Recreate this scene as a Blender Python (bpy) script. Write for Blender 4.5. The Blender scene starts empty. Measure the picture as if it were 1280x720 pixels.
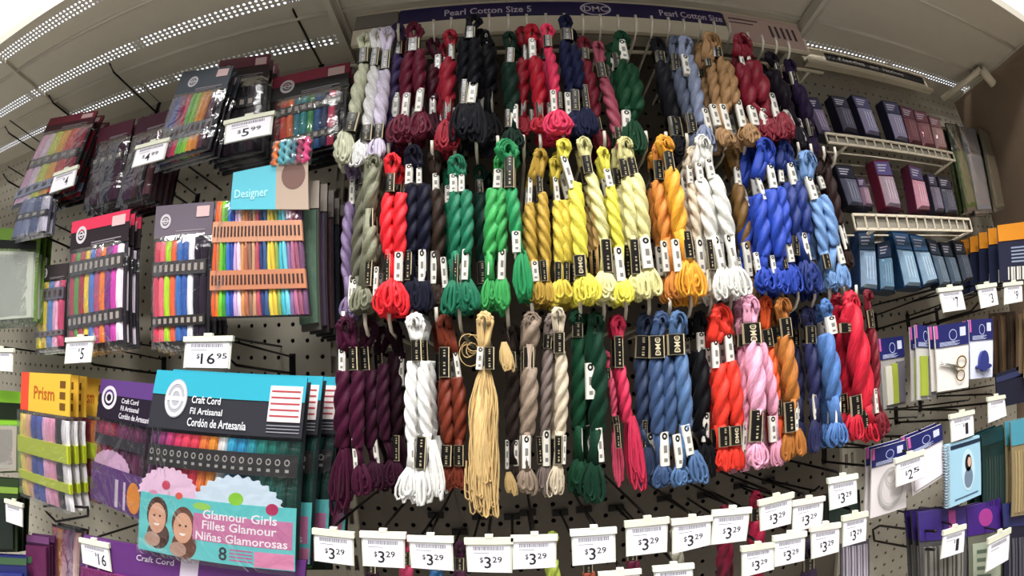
import bpy, math, random
from mathutils import Vector
random.seed(7)
PI = math.pi
IN = 0.0254                      # all lengths below are inches, z measured from a datum 68 in above the floor
ZF = 68.0
# ---------------------------------------------------------------- camera (wide fisheye action camera held in the aisle)
CX, CY, CZ = 10.907, -28.616, -12.576
F_PX = 638.39
PITCH, YAW, ROLL = 0.2104, -0.0170, -0.0564
def cam_axes():
    cp, sp, cy, sy, cr, sr = math.cos(PITCH), math.sin(PITCH), math.cos(YAW), math.sin(YAW), math.cos(ROLL), math.sin(ROLL)
    from mathutils import Matrix
    Ry = Matrix(((cy, sy, 0), (-sy, cy, 0), (0, 0, 1)))
    Rx = Matrix(((1, 0, 0), (0, cp, sp), (0, -sp, cp)))
    Rr = Matrix(((cr, 0, sr), (0, 1, 0), (-sr, 0, cr)))
    return Rr @ Rx @ Ry
M = cam_axes()
MT = M.transposed()
sc = bpy.context.scene
COL = sc.collection
cd = bpy.data.cameras.new('camera'); cam = bpy.data.objects.new('camera', cd); COL.objects.link(cam)
cd.type = 'PANO'
cd.panorama_type = 'FISHEYE_EQUISOLID'; cd.fisheye_lens = F_PX * 36 / 1280; cd.fisheye_fov = PI
cd.sensor_fit = 'HORIZONTAL'; cd.sensor_width = 36; cd.sensor_height = 20.25
cd.clip_start = 0.01
cam.location = (CX * IN, CY * IN, (CZ + ZF) * IN)
from mathutils import Matrix
r_, f_, u_ = M[0], M[1], M[2]
cam.rotation_euler = Matrix(((r_[0], u_[0], -f_[0]), (r_[1], u_[1], -f_[1]), (r_[2], u_[2], -f_[2]))).to_euler()
sc.camera = cam
# ---------------------------------------------------------------- world, lamps, exposure
w = bpy.data.worlds.new('store_air'); sc.world = w; w.use_nodes = True
w.node_tree.nodes['Background'].inputs[0].default_value = (0.92, 0.95, 1.0, 1)
w.node_tree.nodes['Background'].inputs[1].default_value = 0.28
LAMPS = [(-60, -38, 100), (0, -52, 150), (70, -48, 100), (0, -100, 110)]   # x, y, watts: ceiling troffers
LAMP_Z = 74
sc.view_settings.view_transform = 'Standard'
sc.view_settings.look = 'None'
sc.view_settings.gamma = 1.0
sc.view_settings.use_curve_mapping = False
sc.view_settings.exposure = -0.62
sc.cycles.use_denoising = True
sc.cycles.max_bounces = 8
sc.cycles.transparent_max_bounces = 24

# ---------------------------------------------------------------- pixel -> point on the plane y = Y (inches)
def at(px, py, Y):
    x = px - 640; z = 360 - py; r = math.hypot(x, z) + 1e-9
    th = 2 * math.asin(r / (2 * F_PX))
    d = MT @ Vector((math.sin(th) * x / r, math.cos(th), math.sin(th) * z / r))
    t = (Y - CY) / d[1]
    return Vector((CX + d[0] * t, Y, CZ + d[2] * t))
def scale_at(px, py, Y):
    return (at(px + 5, py, Y) - at(px - 5, py, Y)).length / 10

# ---------------------------------------------------------------- materials
MATS = {}
def lin(h):
    h = h.lstrip('#'); c = [int(h[i:i + 2], 16) / 255 for i in (0, 2, 4)]
    return tuple((v / 12.92 if v <= .04045 else ((v + .055) / 1.055) ** 2.4) for v in c) + (1,)
def new_mat(key):
    m = bpy.data.materials.new(key); m.use_nodes = True
    nt = m.node_tree; b = nt.nodes['Principled BSDF']
    return m, nt, b
def paint(h, rough=.5, metal=0, noise=0.0, spec=.4, coat=0):
    key = f'paint {h} {rough} {metal} {noise} {coat}'
    if key in MATS: return MATS[key]
    m, nt, b = new_mat(key)
    b.inputs['Base Color'].default_value = lin(h); b.inputs['Roughness'].default_value = rough
    b.inputs['Metallic'].default_value = metal; b.inputs['Specular IOR Level'].default_value = spec
    b.inputs['Coat Weight'].default_value = coat
    if noise:
        tc = nt.nodes.new('ShaderNodeTexCoord'); n = nt.nodes.new('ShaderNodeTexNoise')
        n.inputs['Scale'].default_value = 30 if noise < .3 else 6; n.inputs['Detail'].default_value = 5
        nt.links.new(tc.outputs['Object'], n.inputs['Vector'])
        cr = nt.nodes.new('ShaderNodeMix'); cr.data_type = 'RGBA'
        c = lin(h); cr.inputs['A'].default_value = tuple(v * (1 - noise) for v in c[:3]) + (1,)
        cr.inputs['B'].default_value = tuple(min(1, v * (1 + noise)) for v in c[:3]) + (1,)
        nt.links.new(n.outputs['Fac'], cr.inputs['Factor']); nt.links.new(cr.outputs['Result'], b.inputs['Base Color'])
    MATS[key] = m
    return m
def yarn(h, fine=70):
    key = f'yarn {h} {fine}'
    if key in MATS: return MATS[key]
    m, nt, b = new_mat(key)
    N = nt.nodes.new; L = nt.links.new
    uv = N('ShaderNodeUVMap'); mp = N('ShaderNodeMapping'); mp.inputs['Scale'].default_value = (fine, 9, 1)
    mp.inputs['Rotation'].default_value = (0, 0, .25)
    L(uv.outputs[0], mp.inputs[0])
    ns = N('ShaderNodeTexNoise'); ns.inputs['Scale'].default_value = 1.0; ns.inputs['Detail'].default_value = 3
    L(mp.outputs[0], ns.inputs['Vector'])
    tc = N('ShaderNodeTexCoord'); n2 = N('ShaderNodeTexNoise'); n2.inputs['Scale'].default_value = 60
    L(tc.outputs['Object'], n2.inputs['Vector'])
    mix = N('ShaderNodeMix'); mix.data_type = 'RGBA'; c = lin(h)
    mix.inputs['A'].default_value = tuple(v * .55 for v in c[:3]) + (1,)
    mix.inputs['B'].default_value = tuple(min(1, v * 1.3 + .004) for v in c[:3]) + (1,)
    mr = N('ShaderNodeMapRange'); mr.inputs['From Min'].default_value = .3; mr.inputs['From Max'].default_value = .65
    L(ns.outputs['Fac'], mr.inputs['Value']); L(mr.outputs[0], mix.inputs['Factor'])
    L(mix.outputs['Result'], b.inputs['Base Color'])
    bp = N('ShaderNodeBump'); bp.inputs['Strength'].default_value = .55; bp.inputs['Distance'].default_value = .0012
    L(ns.outputs['Fac'], bp.inputs['Height']); L(bp.outputs[0], b.inputs['Normal'])
    b.inputs['Roughness'].default_value = .42; b.inputs['Specular IOR Level'].default_value = .08 if max(lin(h)[:3]) < .06 else .22
    b.inputs['Sheen Weight'].default_value = .04; b.inputs['Sheen Roughness'].default_value = .4
    MATS[key] = m
    return m
def math_node(nt, op, a, b_=None):
    n = nt.nodes.new('ShaderNodeMath'); n.operation = op
    for i, v in enumerate((a, b_)):
        if v is None: continue
        if isinstance(v, (int, float)): n.inputs[i].default_value = v
        else: nt.links.new(v, n.inputs[i])
    return n.outputs[0]
def band_mat(kind):
    """printed paper sleeve: 'b' black with pale edge rules and small print, 'w' white with a bar code and a round mark"""
    key = 'sleeve ' + kind
    if key in MATS: return MATS[key]
    m, nt, b = new_mat(key)
    uv = nt.nodes.new('ShaderNodeUVMap'); sx = nt.nodes.new('ShaderNodeSeparateXYZ'); nt.links.new(uv.outputs[0], sx.inputs[0])
    U, V = sx.outputs[0], sx.outputs[1]
    mn = lambda op, a, c=None: math_node(nt, op, a, c)
    inside = lambda x, a, c: mn('MULTIPLY', mn('GREATER_THAN', x, a), mn('LESS_THAN', x, c))
    wn = nt.nodes.new('ShaderNodeTexWhiteNoise'); wn.noise_dimensions = '2D'
    cb = nt.nodes.new('ShaderNodeCombineXYZ')
    mix = nt.nodes.new('ShaderNodeMix'); mix.data_type = 'RGBA'
    if kind == 'w':
        nt.links.new(mn('FLOOR', mn('MULTIPLY', V, 26)), cb.inputs[0])
        nt.links.new(cb.outputs[0], wn.inputs['Vector'])
        f = mn('MULTIPLY', mn('GREATER_THAN', wn.outputs['Value'], .55), mn('MULTIPLY', inside(U, .34, .7), inside(V, .08, .74)))
        f = mn('MULTIPLY', f, .75)
        f = mn('MAXIMUM', f, mn('MULTIPLY', inside(U, .78, .84), .5))
        dx = mn('MULTIPLY', mn('SUBTRACT', U, .5), 1.0); dy = mn('MULTIPLY', mn('SUBTRACT', V, .88), 2.6)
        rr = mn('SQRT', mn('ADD', mn('MULTIPLY', dx, dx), mn('MULTIPLY', dy, dy)))
        f = mn('MAXIMUM', f, inside(rr, .1, .27))
        mix.inputs['A'].default_value = lin('dedad0'); mix.inputs['B'].default_value = lin('15140f')
    else:
        nt.links.new(mn('FLOOR', mn('MULTIPLY', V, 22)), cb.inputs[0]); nt.links.new(mn('FLOOR', mn('MULTIPLY', U, 5)), cb.inputs[1])
        nt.links.new(cb.outputs[0], wn.inputs['Vector'])
        f = mn('MULTIPLY', mn('GREATER_THAN', wn.outputs['Value'], .62), mn('MULTIPLY', inside(U, .42, .6), inside(V, .1, .9)))
        f = mn('MULTIPLY', f, .6)
        f = mn('MAXIMUM', f, mn('MAXIMUM', mn('MULTIPLY', inside(U, .0, .06), .5), inside(U, .86, .95)))
        f = mn('MAXIMUM', f, mn('MULTIPLY', mn('MAXIMUM', inside(V, .0, .03), inside(V, .97, 1.0)), .25))
        mix.inputs['A'].default_value = lin('100e0c'); mix.inputs['B'].default_value = lin('cfc09a' if kind == 'b' else 'dcd8cc')
    nt.links.new(f, mix.inputs['Factor']); nt.links.new(mix.outputs['Result'], b.inputs['Base Color'])
    b.inputs['Roughness'].default_value = .3
    MATS[key] = m
    return m
def blister(h):
    key = 'blister ' + h
    if key in MATS: return MATS[key]
    m, nt, b = new_mat(key)
    N = nt.nodes.new; tc = N('ShaderNodeTexCoord'); ns = N('ShaderNodeTexNoise'); ns.inputs['Scale'].default_value = 55; ns.inputs['Detail'].default_value = 2
    bp = N('ShaderNodeBump'); bp.inputs['Strength'].default_value = .8; bp.inputs['Distance'].default_value = .004
    nt.links.new(tc.outputs['Object'], ns.inputs['Vector']); nt.links.new(ns.outputs['Fac'], bp.inputs['Height']); nt.links.new(bp.outputs[0], b.inputs['Normal'])
    b.inputs['Base Color'].default_value = lin(h); b.inputs['Roughness'].default_value = .14; b.inputs['Metallic'].default_value = .35
    MATS[key] = m
    return m
def film(tint='ffffff', alpha=.10):
    key = f'film {tint} {alpha}'
    if key in MATS: return MATS[key]
    m, nt, b = new_mat(key)
    N = nt.nodes.new; L = nt.links.new
    tr = N('ShaderNodeBsdfTransparent'); tr.inputs[0].default_value = lin(tint)
    gl = N('ShaderNodeBsdfGlossy'); gl.inputs['Roughness'].default_value = .16; gl.inputs[0].default_value = (1, 1, 1, 1)
    fr = N('ShaderNodeLayerWeight'); fr.inputs['Blend'].default_value = .25
    tc = N('ShaderNodeTexCoord'); ns = N('ShaderNodeTexNoise'); ns.inputs['Scale'].default_value = 22; ns.inputs['Detail'].default_value = 3
    ns.inputs['Distortion'].default_value = 1.5
    L(tc.outputs['Object'], ns.inputs['Vector'])
    bp = N('ShaderNodeBump'); bp.inputs['Strength'].default_value = .8; bp.inputs['Distance'].default_value = .005
    L(ns.outputs['Fac'], bp.inputs['Height']); L(bp.outputs[0], gl.inputs['Normal']); L(bp.outputs[0], fr.inputs['Normal'])
    mx = N('ShaderNodeMixShader')
    f = math_node(nt, 'ADD', math_node(nt, 'MULTIPLY', fr.outputs['Fresnel'], .4), alpha * .45)
    L(f, mx.inputs[0]); L(tr.outputs[0], mx.inputs[1]); L(gl.outputs[0], mx.inputs[2])
    L(mx.outputs[0], nt.nodes['Material Output'].inputs['Surface'])
    MATS[key] = m
    return m
def glow(h, s):
    key = f'glow {h} {s}'
    if key in MATS: return MATS[key]
    m, nt, b = new_mat(key)
    b.inputs['Base Color'].default_value = lin(h); b.inputs['Emission Color'].default_value = lin(h); b.inputs['Emission Strength'].default_value = s
    MATS[key] = m
    return m
BEIGE = paint('b6b0a2', .45, 0, .06)
PEG = paint('b2ab9b', .55, 0, .08)
CREAM = paint('cfc4ae', .4)
HOOKW = paint('d8d0c0', .35)
WIRE = paint('24211f', .35, .6)
DARK = paint('15120f', .8)

# ---------------------------------------------------------------- mesh building
class MB:
    def __init__(s): s.v = []; s.f = []; s.uv = []; s.smooth = []
    def add(s, vs, fs, uvs=None, smooth=False):
        b = len(s.v); s.v += [tuple(p) for p in vs]
        for i, f in enumerate(fs):
            s.f.append(tuple(b + k for k in f)); s.smooth.append(smooth)
            s.uv.append(uvs[i] if uvs else [(0, 0)] * len(f))
        return s
    def build(s, name, mat, parent=None, origin=None):
        o0 = Vector(parent_loc(parent)) if parent is not None else (Vector(origin) if origin is not None else Vector((0, 0, 0)))
        me = bpy.data.meshes.new(name)
        me.from_pydata([((x - o0[0]) * IN, (y - o0[1]) * IN, (z - o0[2]) * IN) for x, y, z in s.v], [], s.f)
        l = me.uv_layers.new(name='UVMap')
        flat = [c for f in s.uv for p in f for c in p]
        l.data.foreach_set('uv', flat)
        me.polygons.foreach_set('use_smooth', s.smooth)
        me.materials.append(mat); me.update()
        o = bpy.data.objects.new(name, me); COL.objects.link(o)
        if parent is not None: o.parent = parent
        else: o.location = (o0[0] * IN, o0[1] * IN, (o0[2] + ZF) * IN)
        if parent is None: o['_o'] = tuple(o0)
        return o
    def box(s, x0, y0, z0, x1, y1, z1):
        vs = [(x, y, z) for z in (z0, z1) for y in (y0, y1) for x in (x0, x1)]
        return s.add(vs, [(0, 2, 3, 1), (4, 5, 7, 6), (0, 1, 5, 4), (2, 6, 7, 3), (0, 4, 6, 2), (1, 3, 7, 5)])
    def sweep(s, path, rad, n=10, plies=0, twist=0, depth=.3, flat=1.0, cap=True, ph=0):
        """tube along a path; with plies > 1 the section has that many cusped lobes that wind round by `twist` turns"""
        P = [Vector(p) for p in path]; k = len(P)
        if not hasattr(rad, '__len__'): rad = [rad] * k
        ref = Vector((0, -1, 0)); vs = []; fs = []; uvs = []
        for i in range(k):
            t = (P[min(i + 1, k - 1)] - P[max(i - 1, 0)]).normalized()
            if abs(t.dot(ref)) > .95: rf = Vector((1, 0, 0)) if i == 0 else a
            else: rf = ref
            a = (rf - t * rf.dot(t)).normalized(); b = t.cross(a); ref = ref if abs(t.dot(ref)) <= .95 else ref
            T = i / (k - 1)
            for j in range(n):
                fi = 2 * PI * j / n; r = rad[i]
                if plies == 3:
                    g = (fi - 2 * PI * twist * T - ph + PI / 3) % (2 * PI / 3) - PI / 3; r *= .46 * math.cos(g) + math.sqrt(.2916 - .2116 * math.sin(g) ** 2)
                elif plies: r *= (1 - depth) + depth * abs(math.cos(plies / 2 * (fi - 2 * PI * twist * T - ph)))
                vs.append(P[i] + a * (math.cos(fi) * r * flat) + b * (math.sin(fi) * r))
        for i in range(k - 1):
            for j in range(n):
                j2 = (j + 1) % n
                fs.append((i * n + j, i * n + j2, (i + 1) * n + j2, (i + 1) * n + j))
                u0, u1 = j / n, (j + 1) / n; t0, t1 = i / (k - 1), (i + 1) / (k - 1)
                uvs.append([(u0 - twist * t0, t0), (u1 - twist * t0, t0), (u1 - twist * t1, t1), (u0 - twist * t1, t1)])
        if cap:
            fs.append(tuple(range(n - 1, -1, -1))); uvs.append([(0, 0)] * n)
            fs.append(tuple((k - 1) * n + j for j in range(n))); uvs.append([(0, 0)] * n)
        return s.add(vs, fs, uvs, True)
def parent_loc(p):
    while p is not None:
        if '_o' in p: return tuple(p['_o'])
        p = p.parent
    return (0, 0, 0)
def tag(o, label=None, cat=None, group=None, kind=None):
    if label: o['label'] = label
    if cat: o['category'] = cat
    if group: o['group'] = group
    if kind: o['kind'] = kind
    return o
def thing(name, loc, label, cat, group=None):
    o = bpy.data.objects.new(name, None); COL.objects.link(o); o.empty_display_size = .02
    o.location = (loc[0] * IN, loc[1] * IN, (loc[2] + ZF) * IN); o['_o'] = tuple(loc)
    return tag(o, label, cat, group)
def copy_tree(o, off=(0, 0, 0), label=None, parent=None):
    c = o.copy(); COL.objects.link(c)
    if parent is None:
        c.location = o.location + Vector(off) * IN
        c['_o'] = tuple(Vector(o['_o']) + Vector(off))
        if label: c['label'] = label
    else: c.parent = parent
    for ch in KIDS(o): copy_tree(ch, parent=c)
    return c
def KIDS(o): return [x for x in list(o.children)]

# printed and built detail on a four-cornered panel: u to the right, v down, w inches proud
class Quad:
    def __init__(s, tl, tr, br, bl):
        s.c = [Vector(p) for p in (tl, tr, br, bl)]
        n = (s.c[1] - s.c[0]).cross(s.c[3] - s.c[0]).normalized()
        s.n = n if n.y < 0 else -n
        s.W = (s.c[1] - s.c[0]).length; s.H = (s.c[3] - s.c[0]).length
    def P(s, u, v, w=0):
        a = s.c[0].lerp(s.c[1], u); b = s.c[3].lerp(s.c[2], u)
        return a.lerp(b, v) + s.n * w
    def sub(s, u0, v0, u1, v1, w=0):
        return Quad(s.P(u0, v0, w), s.P(u1, v0, w), s.P(u1, v1, w), s.P(u0, v1, w))
    def box(s, mb, u0, v0, u1, v1, w0, w1):
        vs = [s.P(u, v, w) for w in (w0, w1) for v in (v0, v1) for u in (u0, u1)]
        uv = [[(0, 0)] * 4, [(0, 1), (0, 0), (1, 0), (1, 1)]] + [[(0, 0)] * 4] * 4
        return mb.add(vs, [(0, 1, 3, 2), (4, 6, 7, 5), (0, 4, 5, 1), (2, 3, 7, 6), (0, 2, 6, 4), (1, 5, 7, 3)], uv)
    def disc(s, mb, u, v, ru, rv, w0, w1, n=20, lobes=0, a0=0, a1=2 * PI, lob=.06):
        vs = [s.P(u, v, w1)]; k = n
        for i in range(k + 1):
            a = a0 + (a1 - a0) * i / k; q = 1 + (lob * math.cos(lobes * a) if lobes else 0)
            vs.append(s.P(u + ru * q * math.cos(a), v - rv * q * math.sin(a), w1))
        for i in range(k + 1):
            a = a0 + (a1 - a0) * i / k; q = 1 + (lob * math.cos(lobes * a) if lobes else 0)
            vs.append(s.P(u + ru * q * math.cos(a), v - rv * q * math.sin(a), w0))
        fs = [(0, i + 1, i + 2) for i in range(k)] + [(i + 1, k + 2 + i, k + 3 + i, i + 2) for i in range(k)]
        return mb.add(vs, fs)
    def ring(s, mb, u, v, ru, rv, th, w, n=24):
        vs = []; fs = []
        for i in range(n):
            a = 2 * PI * i / n
            vs += [s.P(u + ru * math.cos(a), v + rv * math.sin(a), w), s.P(u + ru * (1 - th) * math.cos(a), v + rv * (1 - th) * math.sin(a), w)]
        for i in range(n):
            j = (i + 1) % n; fs.append((2 * i, 2 * i + 1, 2 * j + 1, 2 * j))
        return mb.add(vs, fs)
    def text(s, mb, t, u0, v0, u1, v1, w, keep=False, italic=False):
        vs, fs, (bx0, by0, bx1, by1) = text_geo(t)
        W = bx1 - bx0; H = by1 - by0
        if keep:   # keep the letters' proportions within the box
            k = min((u1 - u0) * s.W / W, (v1 - v0) * s.H / H)
            u1 = u0 + W * k / s.W; v0 = v1 - H * k / s.H
        out = [s.P(u0 + (x - bx0 + (.2 * (y - by0) if italic else 0)) / W * (u1 - u0), v1 - (y - by0) / H * (v1 - v0), w) for x, y in vs]
        return mb.add(out, fs)
TG = {}
def text_geo(t):
    if t in TG: return TG[t]
    c = bpy.data.curves.new('lettering', 'FONT'); c.body = t; c.resolution_u = 2; c.size = 1
    c.offset = .012
    o = bpy.data.objects.new('lettering', c)
    me = bpy.data.meshes.new_from_object(o)
    vs = [(v.co.x, v.co.y) for v in me.vertices]; fs = [tuple(p.vertices) for p in me.polygons]
    xs = [v[0] for v in vs]; ys = [v[1] for v in vs]
    TG[t] = (vs, fs, (min(xs), min(ys), max(xs), max(ys)))
    bpy.data.meshes.remove(me); bpy.data.objects.remove(o); bpy.data.curves.remove(c)
    return TG[t]
def pq(c, Y):
    """panel from four pixel corners (tl, tr, br, bl) standing at depth Y (a number or one per corner)"""
    Y = Y if hasattr(Y, '__len__') else [Y] * 4
    return Quad(*[at(x, y, d) for (x, y), d in zip(c, Y)])

# ================================================================ SETTING
def perforated(mb, x0, x1, y0, y1, z, pitch, rad, flip=False, plane='xy', hexa=False):
    """sheet with round holes: cells of pitch, each with an eight-sided hole"""
    nx = round((x1 - x0) / pitch); ny = round((y1 - y0) / pitch)
    px = (x1 - x0) / nx; py = (y1 - y0) / ny
    for i in range(nx):
        for j in range(ny):
            cx = x0 + (i + .5) * px; cy = y0 + (j + .5) * py; vs = []
            for a in range(8):
                an = PI / 4 * a; sx, sy = math.cos(an), math.sin(an); m = max(abs(sx), abs(sy))
                vs.append((cx + sx / m * px / 2, cy + sy / m * py / 2))
            for a in range(8):
                an = PI / 4 * a; vs.append((cx + rad * math.cos(an), cy + rad * math.sin(an)))
            if plane == 'xy': V = [(a, b, z) for a, b in vs]
            else:
                V = [(a, z, b) for a, b in vs] + [(a, z + .12, b) for a, b in vs[8:]]
            fs = [(a, (a + 1) % 8, 8 + (a + 1) % 8, 8 + a) for a in range(8)]
            if plane != 'xy': fs += [(8 + a, 8 + (a + 1) % 8, 16 + (a + 1) % 8, 16 + a) for a in range(8)]
            mb.add(V, fs)
    return mb
def structure(o, kind='structure'): o['kind'] = kind; return o
# pegboard backs of the three bays; holes as geometry where they show
UPX = (1.2, 33.4)
def pegboard(name, x0, x1, zt, zb, zones):
    """zones: (x0, x1, z0, z1) that get real holes on the one-inch grid; the rest is plain sheet"""
    mb = MB()
    for z in zones: perforated(mb, z[0], z[1], z[2], z[3], 0, 1.0, .14, plane='xz')
    return mb
def plain(mb, x0, x1, z0, z1, y=0): return mb.add([(x0, y, z0), (x1, y, z0), (x1, y, z1), (x0, y, z1)], [(0, 1, 2, 3)])
m = MB(); perforated(m, -45.5, .5, -35.5, 10.5, 0, 1.0, .14, plane='xz'); plain(m, -45.5, .5, 10.5, 11); plain(m, .5, UPX[0], -35.5, 11)
plain(m, -45.5, UPX[0], -62, -35.5); plain(m, -56, -45.5, -62, 11)
structure(m.build('wall_left', PEG))
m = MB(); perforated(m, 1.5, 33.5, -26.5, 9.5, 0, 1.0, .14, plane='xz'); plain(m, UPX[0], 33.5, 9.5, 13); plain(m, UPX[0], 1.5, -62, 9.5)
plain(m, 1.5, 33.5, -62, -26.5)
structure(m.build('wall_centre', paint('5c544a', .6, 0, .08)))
m = MB(); perforated(m, 34.35, 58.35, -34.44, 10.56, 0, 1.0, .14, plane='xz'); plain(m, 33.5, 34.35, -34.44, 11); plain(m, 34.35, 58.35, 10.56, 11)
plain(m, 33.5, 58.5, -62, -34.44)
structure(m.build('wall_right', PEG))
m = MB(); m.box(-56, .9, -64, 58.5, 1.2, 13); structure(m.build('wall_back', DARK))
# floor, base decks
m = MB(); m.box(-170, -170, -70, 170, 40, -68); structure(m.build('floor', paint('a8a49c', .35, 0, .1)))
m = MB(); m.box(-56, -18, -68, 58.4, 0, -62); structure(m.build('trim_1', BEIGE))
# ceiling of the store with aisle troffers, and panel rows added so the deck holes show bright
m = MB(); m.box(-170, -170, 76, 170, 150, 78); structure(m.build('ceiling', paint('eceef2', .7)))
for lx, ly in [(x_, y_) for x_ in range(-165, 170, 55) for y_ in (22, 51, 80, 109, 138)] + [(-118, -1), (165, -2)]:  # grid mostly added to brighten the perforations; the closing pair are lights in view
    if True:
        t = thing('ceiling_light', (lx, ly, 75), 'bright ceiling light panel beyond the shelving, in rows filled out with added lights', 'light', 'ceiling lights beyond the shelving')
        q = MB(); q.box(lx - 27, ly - 14, 75, lx + 27, ly + 14, 76); q.build('frame', paint('f0f0f0', .4), t)
        q = MB(); q.box(lx - 26, ly - 13, 74.8, lx + 26, ly + 13, 75.05); q.build('diffuser', glow('eef4ff', 2.4), t)
for i, (lx, ly, lw) in enumerate(LAMPS):
    t = thing('ceiling_light', (lx, ly, 75), 'long bright fluorescent ceiling light over the aisle', 'light', 'ceiling lights over the aisle')
    q = MB(); q.box(lx - 25, ly - 12, 75, lx + 25, ly + 12, 76); q.build('frame', paint('f0f0f0', .4), t)
    q = MB(); q.box(lx - 24, ly - 11, 74.8, lx + 24, ly + 11, 75.05); q.build('diffuser', glow('eef4ff', 4), t)
    ld = bpy.data.lights.new('tube', 'AREA'); ld.shape = 'RECTANGLE'; ld.size = 46 * IN; ld.size_y = 20 * IN; ld.energy = lw; ld.color = (1, .98, .955)
    lo = bpy.data.objects.new('tube', ld); COL.objects.link(lo); lo.parent = t; lo.location = (0, 0, -.8 * IN)

# canopy shelves above the bays: a steel deck with perforated bands, folds and a front lip
def canopy(x0, x1, label, bands=((-3.3, -2.1), (-8.3, -7.1), (-14.3, -13.1)), front=-15.0, zt=11.0, open_lip=True):
    t = thing('canopy_shelf', ((x0 + x1) / 2, 0, zt), label, 'shelf')
    mb = MB(); y = 0.0
    segs = []
    for b0, b1 in bands:
        segs.append((b1, y, 0)); segs.append((b0, b1, 1)); y = b0
    segs.append((front, y, 0))
    for a, b, h in segs:
        if h: perforated(mb, x0, x1, a, b, zt, .45, .115)
        else: mb.add([(x0, a, zt), (x1, a, zt), (x1, b, zt), (x0, b, zt)], [(0, 1, 2, 3)])
    mb.build('deck', BEIGE, t)
    mb = MB(); mb.box(x0, front - .1, zt - .15, x1, front + .1, zt + 1.1); mb.build('front_lip', BEIGE, t)
    for yy in (-5.6, -11.4):      # stiffening ribs rolled into the deck
        mb = MB(); mb.sweep([(x0, yy, zt + .05), (x1, yy, zt + .05)], .32, 8, flat=.5); mb.build('rib', BEIGE, t)
    for xx in (x0 + .08, x1 - .08):
        mb = MB(); mb.box(xx - .07, front, zt - .28, xx + .07, 0, zt + .0); mb.build('side_flange', BEIGE, t)
    return t
canopy(-55.8, -27.31, 'beige steel shelf underside at far upper left, beyond the seam')
canopy(-27.3, 1.42, 'beige perforated steel shelf underside above the bagged floss packs')
canopy(1.43, 34.2, 'beige steel shelf underside above the twisted thread skeins', bands=())
canopy(34.21, 58.4, 'beige steel shelf underside above the needle packets', bands=((-3.3, -2.1),))
# slotted uprights between the bays
for xx, lb in ((UPX[0] - .1, 'beige slotted upright left of the thread skeins'), (33.2, 'beige slotted upright right of the thread skeins')):
    t = thing('shelf_upright', (xx, -.2, -62), lb, 'upright')
    mb = MB()
    for k in (-1, 0, 1): mb.box(xx + k * .55 - .12, -.35, -62, xx + k * .55 + .12, -.02, 10.8)
    mb.build('channel', PEG, t)
    mb = MB(); z = -61
    while z < 10.2:
        for k in (-1, 1): mb.box(xx + k * .275 - .16, -.3, z, xx + k * .275 + .16, -.03, z + .5)
        z += 1.5
    o = mb.build('slot_bridge', PEG, t); o['kind'] = 'stuff'
    mb = MB(); mb.box(xx - .2, -13, 10.1, xx + .2, 0, 10.9); mb.build('bracket', BEIGE, t)
# end panel closing the right bay
m = MB(); m.box(58.5, -24, -62, 59.3, 1, 11); 
structure(m.build('wall_end', paint('7d6a58', .9, 0, .35)))
t = thing('shelf_bracket', (57.9, -8, 10.9), 'beige angled steel bracket against the brown end panel', 'bracket')
mb = MB(); mb.add([at(1178, 124, -2.5), at(1184, 126, -2.5), at(1228, 76, -7.5), at(1218, 72, -7.5)], [(0, 1, 2, 3)])
a = at(1178, 124, -1.5); b = at(1221, 76, -7.0); a.z = min(a.z, 10.3); b.z = min(b.z, 10.4); b.x = min(b.x, 56.4)
mb = MB(); mb.sweep([a, b], .35, 6); mb.build('arm', CREAM, t)
mb = MB(); mb.sweep([b, b + Vector((1.5, 0, -1.3))], .55, 8); mb.build('clip', CREAM, t)

# ================================================================ HEADER RAILS
def px_poly_strip(mb, tops, bots, Y, th=.15):
    for i in range(len(tops) - 1):
        q = Quad(at(*tops[i], Y), at(*tops[i + 1], Y), at(*bots[i + 1], Y), at(*bots[i], Y)); q.box(mb, 0, 0, 1, 1, -th, 0)
HY = -4.9
zt = at(740, 1, HY).z; zc0 = at(740, 4, HY).z; zc1 = at(740, 21, HY).z; zb = at(740, 39, HY).z
t = thing('header_rail', (18, HY, zb), 'cream sign rail running along the top of the thread skeins', 'rail')
mb = MB(); mb.box(2.3, HY - .1, zb, 33.0, HY + .2, zc1); mb.build('lower_flange', paint('e6dcc6', .4), t)
mb = MB(); mb.box(2.3, HY, zc0, 33.0, HY + .2, 10.95); mb.build('upper_flange', CREAM, t)
mb = MB(); mb.box(2.3, HY + .2, zb, 33.0, HY + .4, 10.95); mb.build('back_plate', paint('8e8470', .5), t)
xa = at(500, 22, HY).x; xb = at(905, 30, HY).x
def flatq(x0, x1, z1, z0, y): return Quad((x0, y, z1), (x1, y, z1), (x1, y, z0), (x0, y, z0))
t = thing('header_card', ((xa + xb) / 2, HY - .05, zc1), 'long dark purple header card lettered for pearl cotton size 5', 'sign')
q = flatq(xa, xb, zc0, zc1, HY - .05)
mb = MB(); q.box(mb, 0, 0, 1, 1, 0, .05); mb.build('card', paint('2c2350', .4), t)
mb = MB(); u = (at(556, 12, HY).x - xa) / (xb - xa); u1 = (at(664, 12, HY).x - xa) / (xb - xa); q.text(mb, 'Pearl Cotton Size 5', u, .3, u1, .74, .07)
u = (at(822, 12, HY).x - xa) / (xb - xa); u1 = (at(905, 12, HY).x - xa) / (xb - xa) - .004; q.text(mb, 'Pearl Cotton Size 5', u, .3, u1, .74, .07)
mb.build('lettering', paint('cfc6d8', .5), t)
mb = MB(); u = (at(744, 12, HY).x - xa) / (xb - xa)
q.ring(mb, u, .5, 1.0 / q.W, .46, .14, .075); q.text(mb, 'DMC', u - .75 / q.W, .3, u + .75 / q.W, .7, .075); mb.build('logo', paint('cfc6d8', .5), t)
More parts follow.
